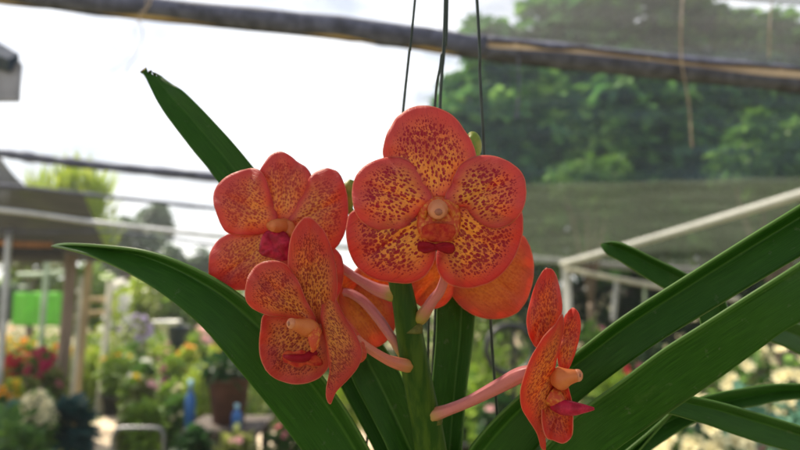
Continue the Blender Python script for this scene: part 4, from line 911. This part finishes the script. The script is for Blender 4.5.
def leaf(edgeA, edgeB, depth, crease=.5, fold=.006, seg=60, nw=14, label=None, bowl=.001, seed=0, thick=.0016):
    """edgeA / edgeB: photo px along both margins, tip first; depth: list of depths tip..base; fold: how far the crease lies behind the margins (m)"""
    A = catmull(edgeA, seg); Bq = catmull(edgeB, seg); dd = catmull([(x, 0, 0) for x in depth], seg); V = []; ab = []; cr = []
    cf = crease if callable(crease) else (lambda t: crease)
    for i in range(seg + 1):
        t = i / seg; cs = cf(t)
        for j in range(nw + 1):
            s_ = j / nw; x = A[i].x + (Bq[i].x - A[i].x) * s_; y = A[i].y + (Bq[i].y - A[i].y) * s_
            k = 1 - abs(s_ - cs) / (cs if s_ < cs else 1 - cs)
            d = dd[i].x + fold * (k ** 1.15) * min(1, t * 5) + bowl * math.sin(t * 14 + s_ * 3 + seed) * .5
            wob = 1.2 * mnoise.noise(Vector((t * 6, seed * 3.1, 0))) * (abs(s_ - .5) * 2)
            
            if seed == 1 and i < 3: x += (3 - i) * .9 * math.sin(j * 2.3); y += (3 - i) * 1.1 * math.sin(j * 1.9 + 1)
            V.append(P(x + wob * .4, y + wob, d)); ab.append((s_, t * 8)); cr.append((abs(s_ - cs), t))
    Fs = [(i * (nw + 1) + j, i * (nw + 1) + j + 1, (i + 1) * (nw + 1) + j + 1, (i + 1) * (nw + 1) + j) for i in range(seg) for j in range(nw)]
    me = mesh([v_ - ORI for v_ in V], Fs, True, 'leaf'); u = me.uv_layers.new(name='ab'); u2 = me.uv_layers.new(name='cr')
    for L_ in me.loops: u.data[L_.index].uv = ab[L_.vertex_index]; u2.data[L_.index].uv = cr[L_.vertex_index]
    o = link('leaf', me, LEAFM, orchid); s2 = o.modifiers.new('thick', 'SOLIDIFY'); s2.thickness = thick; s2.offset = 0
    if label: o['label'] = label
    return o
# tall leaf with a bitten tip
leaf([(161, 77), (172, 84), (185, 93), (212, 120), (254, 168), (330, 270), (430, 460), (448, 540)], [(142, 70), (150, 87), (158, 103), (168, 118), (190, 147), (222, 188), (292, 300), (384, 470), (410, 545)], [.42, .415, .41, .405, .40, .395, .39, .385, .38], crease=.45, fold=.003, label='upright leaf with a ragged bitten tip', seed=1)
# long arching leaf
leaf([(52, 246), (68, 244.5), (100, 246), (145, 251), (185, 264), (225, 285), (268, 318), (310, 362), (352, 420), (395, 500), (412, 545)], [(52, 247), (66, 250), (92, 257), (130, 274), (165, 296), (200, 325), (232, 362), (265, 402), (300, 448), (355, 520), (385, 555)], [.40, .385, .37, .36, .35, .345, .345, .35, .36, .37, .38], crease=.20, fold=.009, label='long leaf arching sideways to a brown pointed tip', seed=2)
# short leaf left of the spike
leaf([(350, 330), (372, 334), (388, 352), (402, 378), (425, 430), (445, 480), (450, 545)], [(345, 335), (346, 352), (352, 378), (368, 410), (388, 450), (408, 500), (420, 550)], [.385, .38, .375, .372, .37, .37, .37], crease=.5, fold=.005, seed=3, label='leaf hanging behind the side facing flower')
leaf([(300, 400), (325, 405), (350, 430), (380, 470), (420, 545)], [(290, 410), (300, 430), (318, 455), (345, 490), (390, 555)], [.41, .40, .395, .39, .38], crease=.5, seed=4)
# upright leaf behind the spike
leaf([(452, 262), (470, 275), (475, 300), (473, 340), (468, 380), (464, 420), (461, 460), (452, 545)], [(446, 262), (438, 278), (437, 305), (436, 340), (433, 380), (430, 420), (427, 460), (420, 545)], [.39, .385, .38, .378, .375, .373, .37, .37], crease=.35, fold=.005, seed=5, label='upright leaf straight behind the flower spike')
# two broad leaves sweeping to the edge of the view
leaf([(1000, 85), (900, 143), (800, 206), (740, 243), (680, 281), (620, 320), (570, 358), (520, 396), (470, 448), (430, 520)], [(1003, 140), (900, 200), (800, 257), (745, 290), (700, 317), (660, 342), (620, 370), (590, 392), (560, 420), (515, 475), (450, 555)], [.29, .30, .31, .32, .33, .34, .35, .355, .36, .37], crease=lambda t: .22, fold=.007, seed=6, label='broad leaf sweeping up and out, upper of two')
leaf([(1000, 140), (900, 200), (800, 264), (745, 298), (700, 327), (660, 353), (620, 383), (590, 404), (560, 430), (510, 485), (450, 555)], [(1000, 225), (900, 275), (800, 322), (760, 348), (725, 374), (690, 398), (650, 425), (605, 458), (560, 500), (470, 570)], [.27, .28, .29, .30, .31, .32, .33, .335, .345, .37], crease=lambda t: .045, fold=.003, seed=7, label='broad leaf sweeping up and out, lower of two')
# short pointed leaf
leaf([(601, 243), (612, 241), (630, 247), (660, 261), (690, 276), (725, 300), (720, 360), (600, 470), (450, 545)], [(601, 245), (606, 253), (622, 263), (648, 279), (672, 294), (700, 320), (690, 385), (585, 500), (440, 565)], [.43, .425, .42, .415, .41, .40, .395, .39, .38], crease=.3, fold=.004, seed=8, label='short leaf with a blunt tip showing above the broad ones')
# lower leaves
leaf([(900, 452), (860, 443), (820, 433), (780, 420), (740, 408), (700, 398), (660, 394), (610, 410), (540, 460), (460, 545)], [(900, 474), (860, 468), (815, 458), (770, 446), (730, 433), (695, 421), (655, 414), (610, 440), (545, 490), (460, 570)], [.40, .395, .39, .385, .38, .375, .37, .37, .37, .37], crease=.3, fold=.005, seed=9, label='low leaf drooping out of the view')
leaf([(900, 396), (860, 388), (820, 384), (780, 384), (745, 388), (715, 394), (680, 404), (640, 420), (560, 480), (460, 550)], [(900, 410), (860, 401), (820, 398), (785, 400), (755, 406), (730, 411), (700, 420), (660, 445), (580, 500), (470, 570)], [.46, .45, .445, .44, .435, .43, .425, .42, .40, .38], crease=.5, fold=.007, seed=10, label='thin leaf arching level above the cream blossoms')
leaf([(880, 340), (840, 333), (810, 327), (785, 320), (750, 318), (700, 340), (620, 400), (460, 540)], [(880, 372), (840, 365), (805, 357), (780, 345), (750, 340), (700, 365), (625, 425), (465, 565)], [.47, .46, .45, .44, .43, .42, .41, .38], crease=.4, seed=11)

# ================================================================== wire hanger
HK = P(452, -400, .40); hang = empty('wire_hanger', HK); tag(hang, 'dark wires with a hook that carry the hanging orchid', 'wire hanger')
WIRE = mat_simple('dark_wire', (.035, .05, .045), .45, .3, 60, bump=0, metal=.3)
def wire(pts, r_=.0008):
    c = catmull([P(*p) for p in pts], 50); mb = MB(); mb.tube(c, r_, 8); return mb.build('wire', WIRE, hang)
wire([(452, -400, .40), (415, 0, .385), (409, 55, .385), (403, 112, .385), (392, 230, .395), (366, 450, .41), (360, 560, .41)], .00085)
wire([(452, -400, .40), (447, 0, .40), (444, 50, .40), (440, 110, .40), (436, 300, .405), (431, 420, .41), (428, 560, .41)], .0011)
wire([(452, -400, .40), (445, 0, .375), (441, 60, .37), (435, 105, .372), (430, 250, .385), (425, 560, .39)], .0008)
wire([(452, -400, .40), (477, 0, .375), (480, 75, .375), (484, 150, .378), (490, 310, .388), (498, 430, .395), (505, 560, .40)], .00095)
mb = MB(); mb.tube(catmull([P(452, -395, .40), P(452, -420, .40), P(462, -440, .40), P(452, -460, .40), P(442, -448, .40)], 20), .0014, 8); mb.build('hook', WIRE, hang)
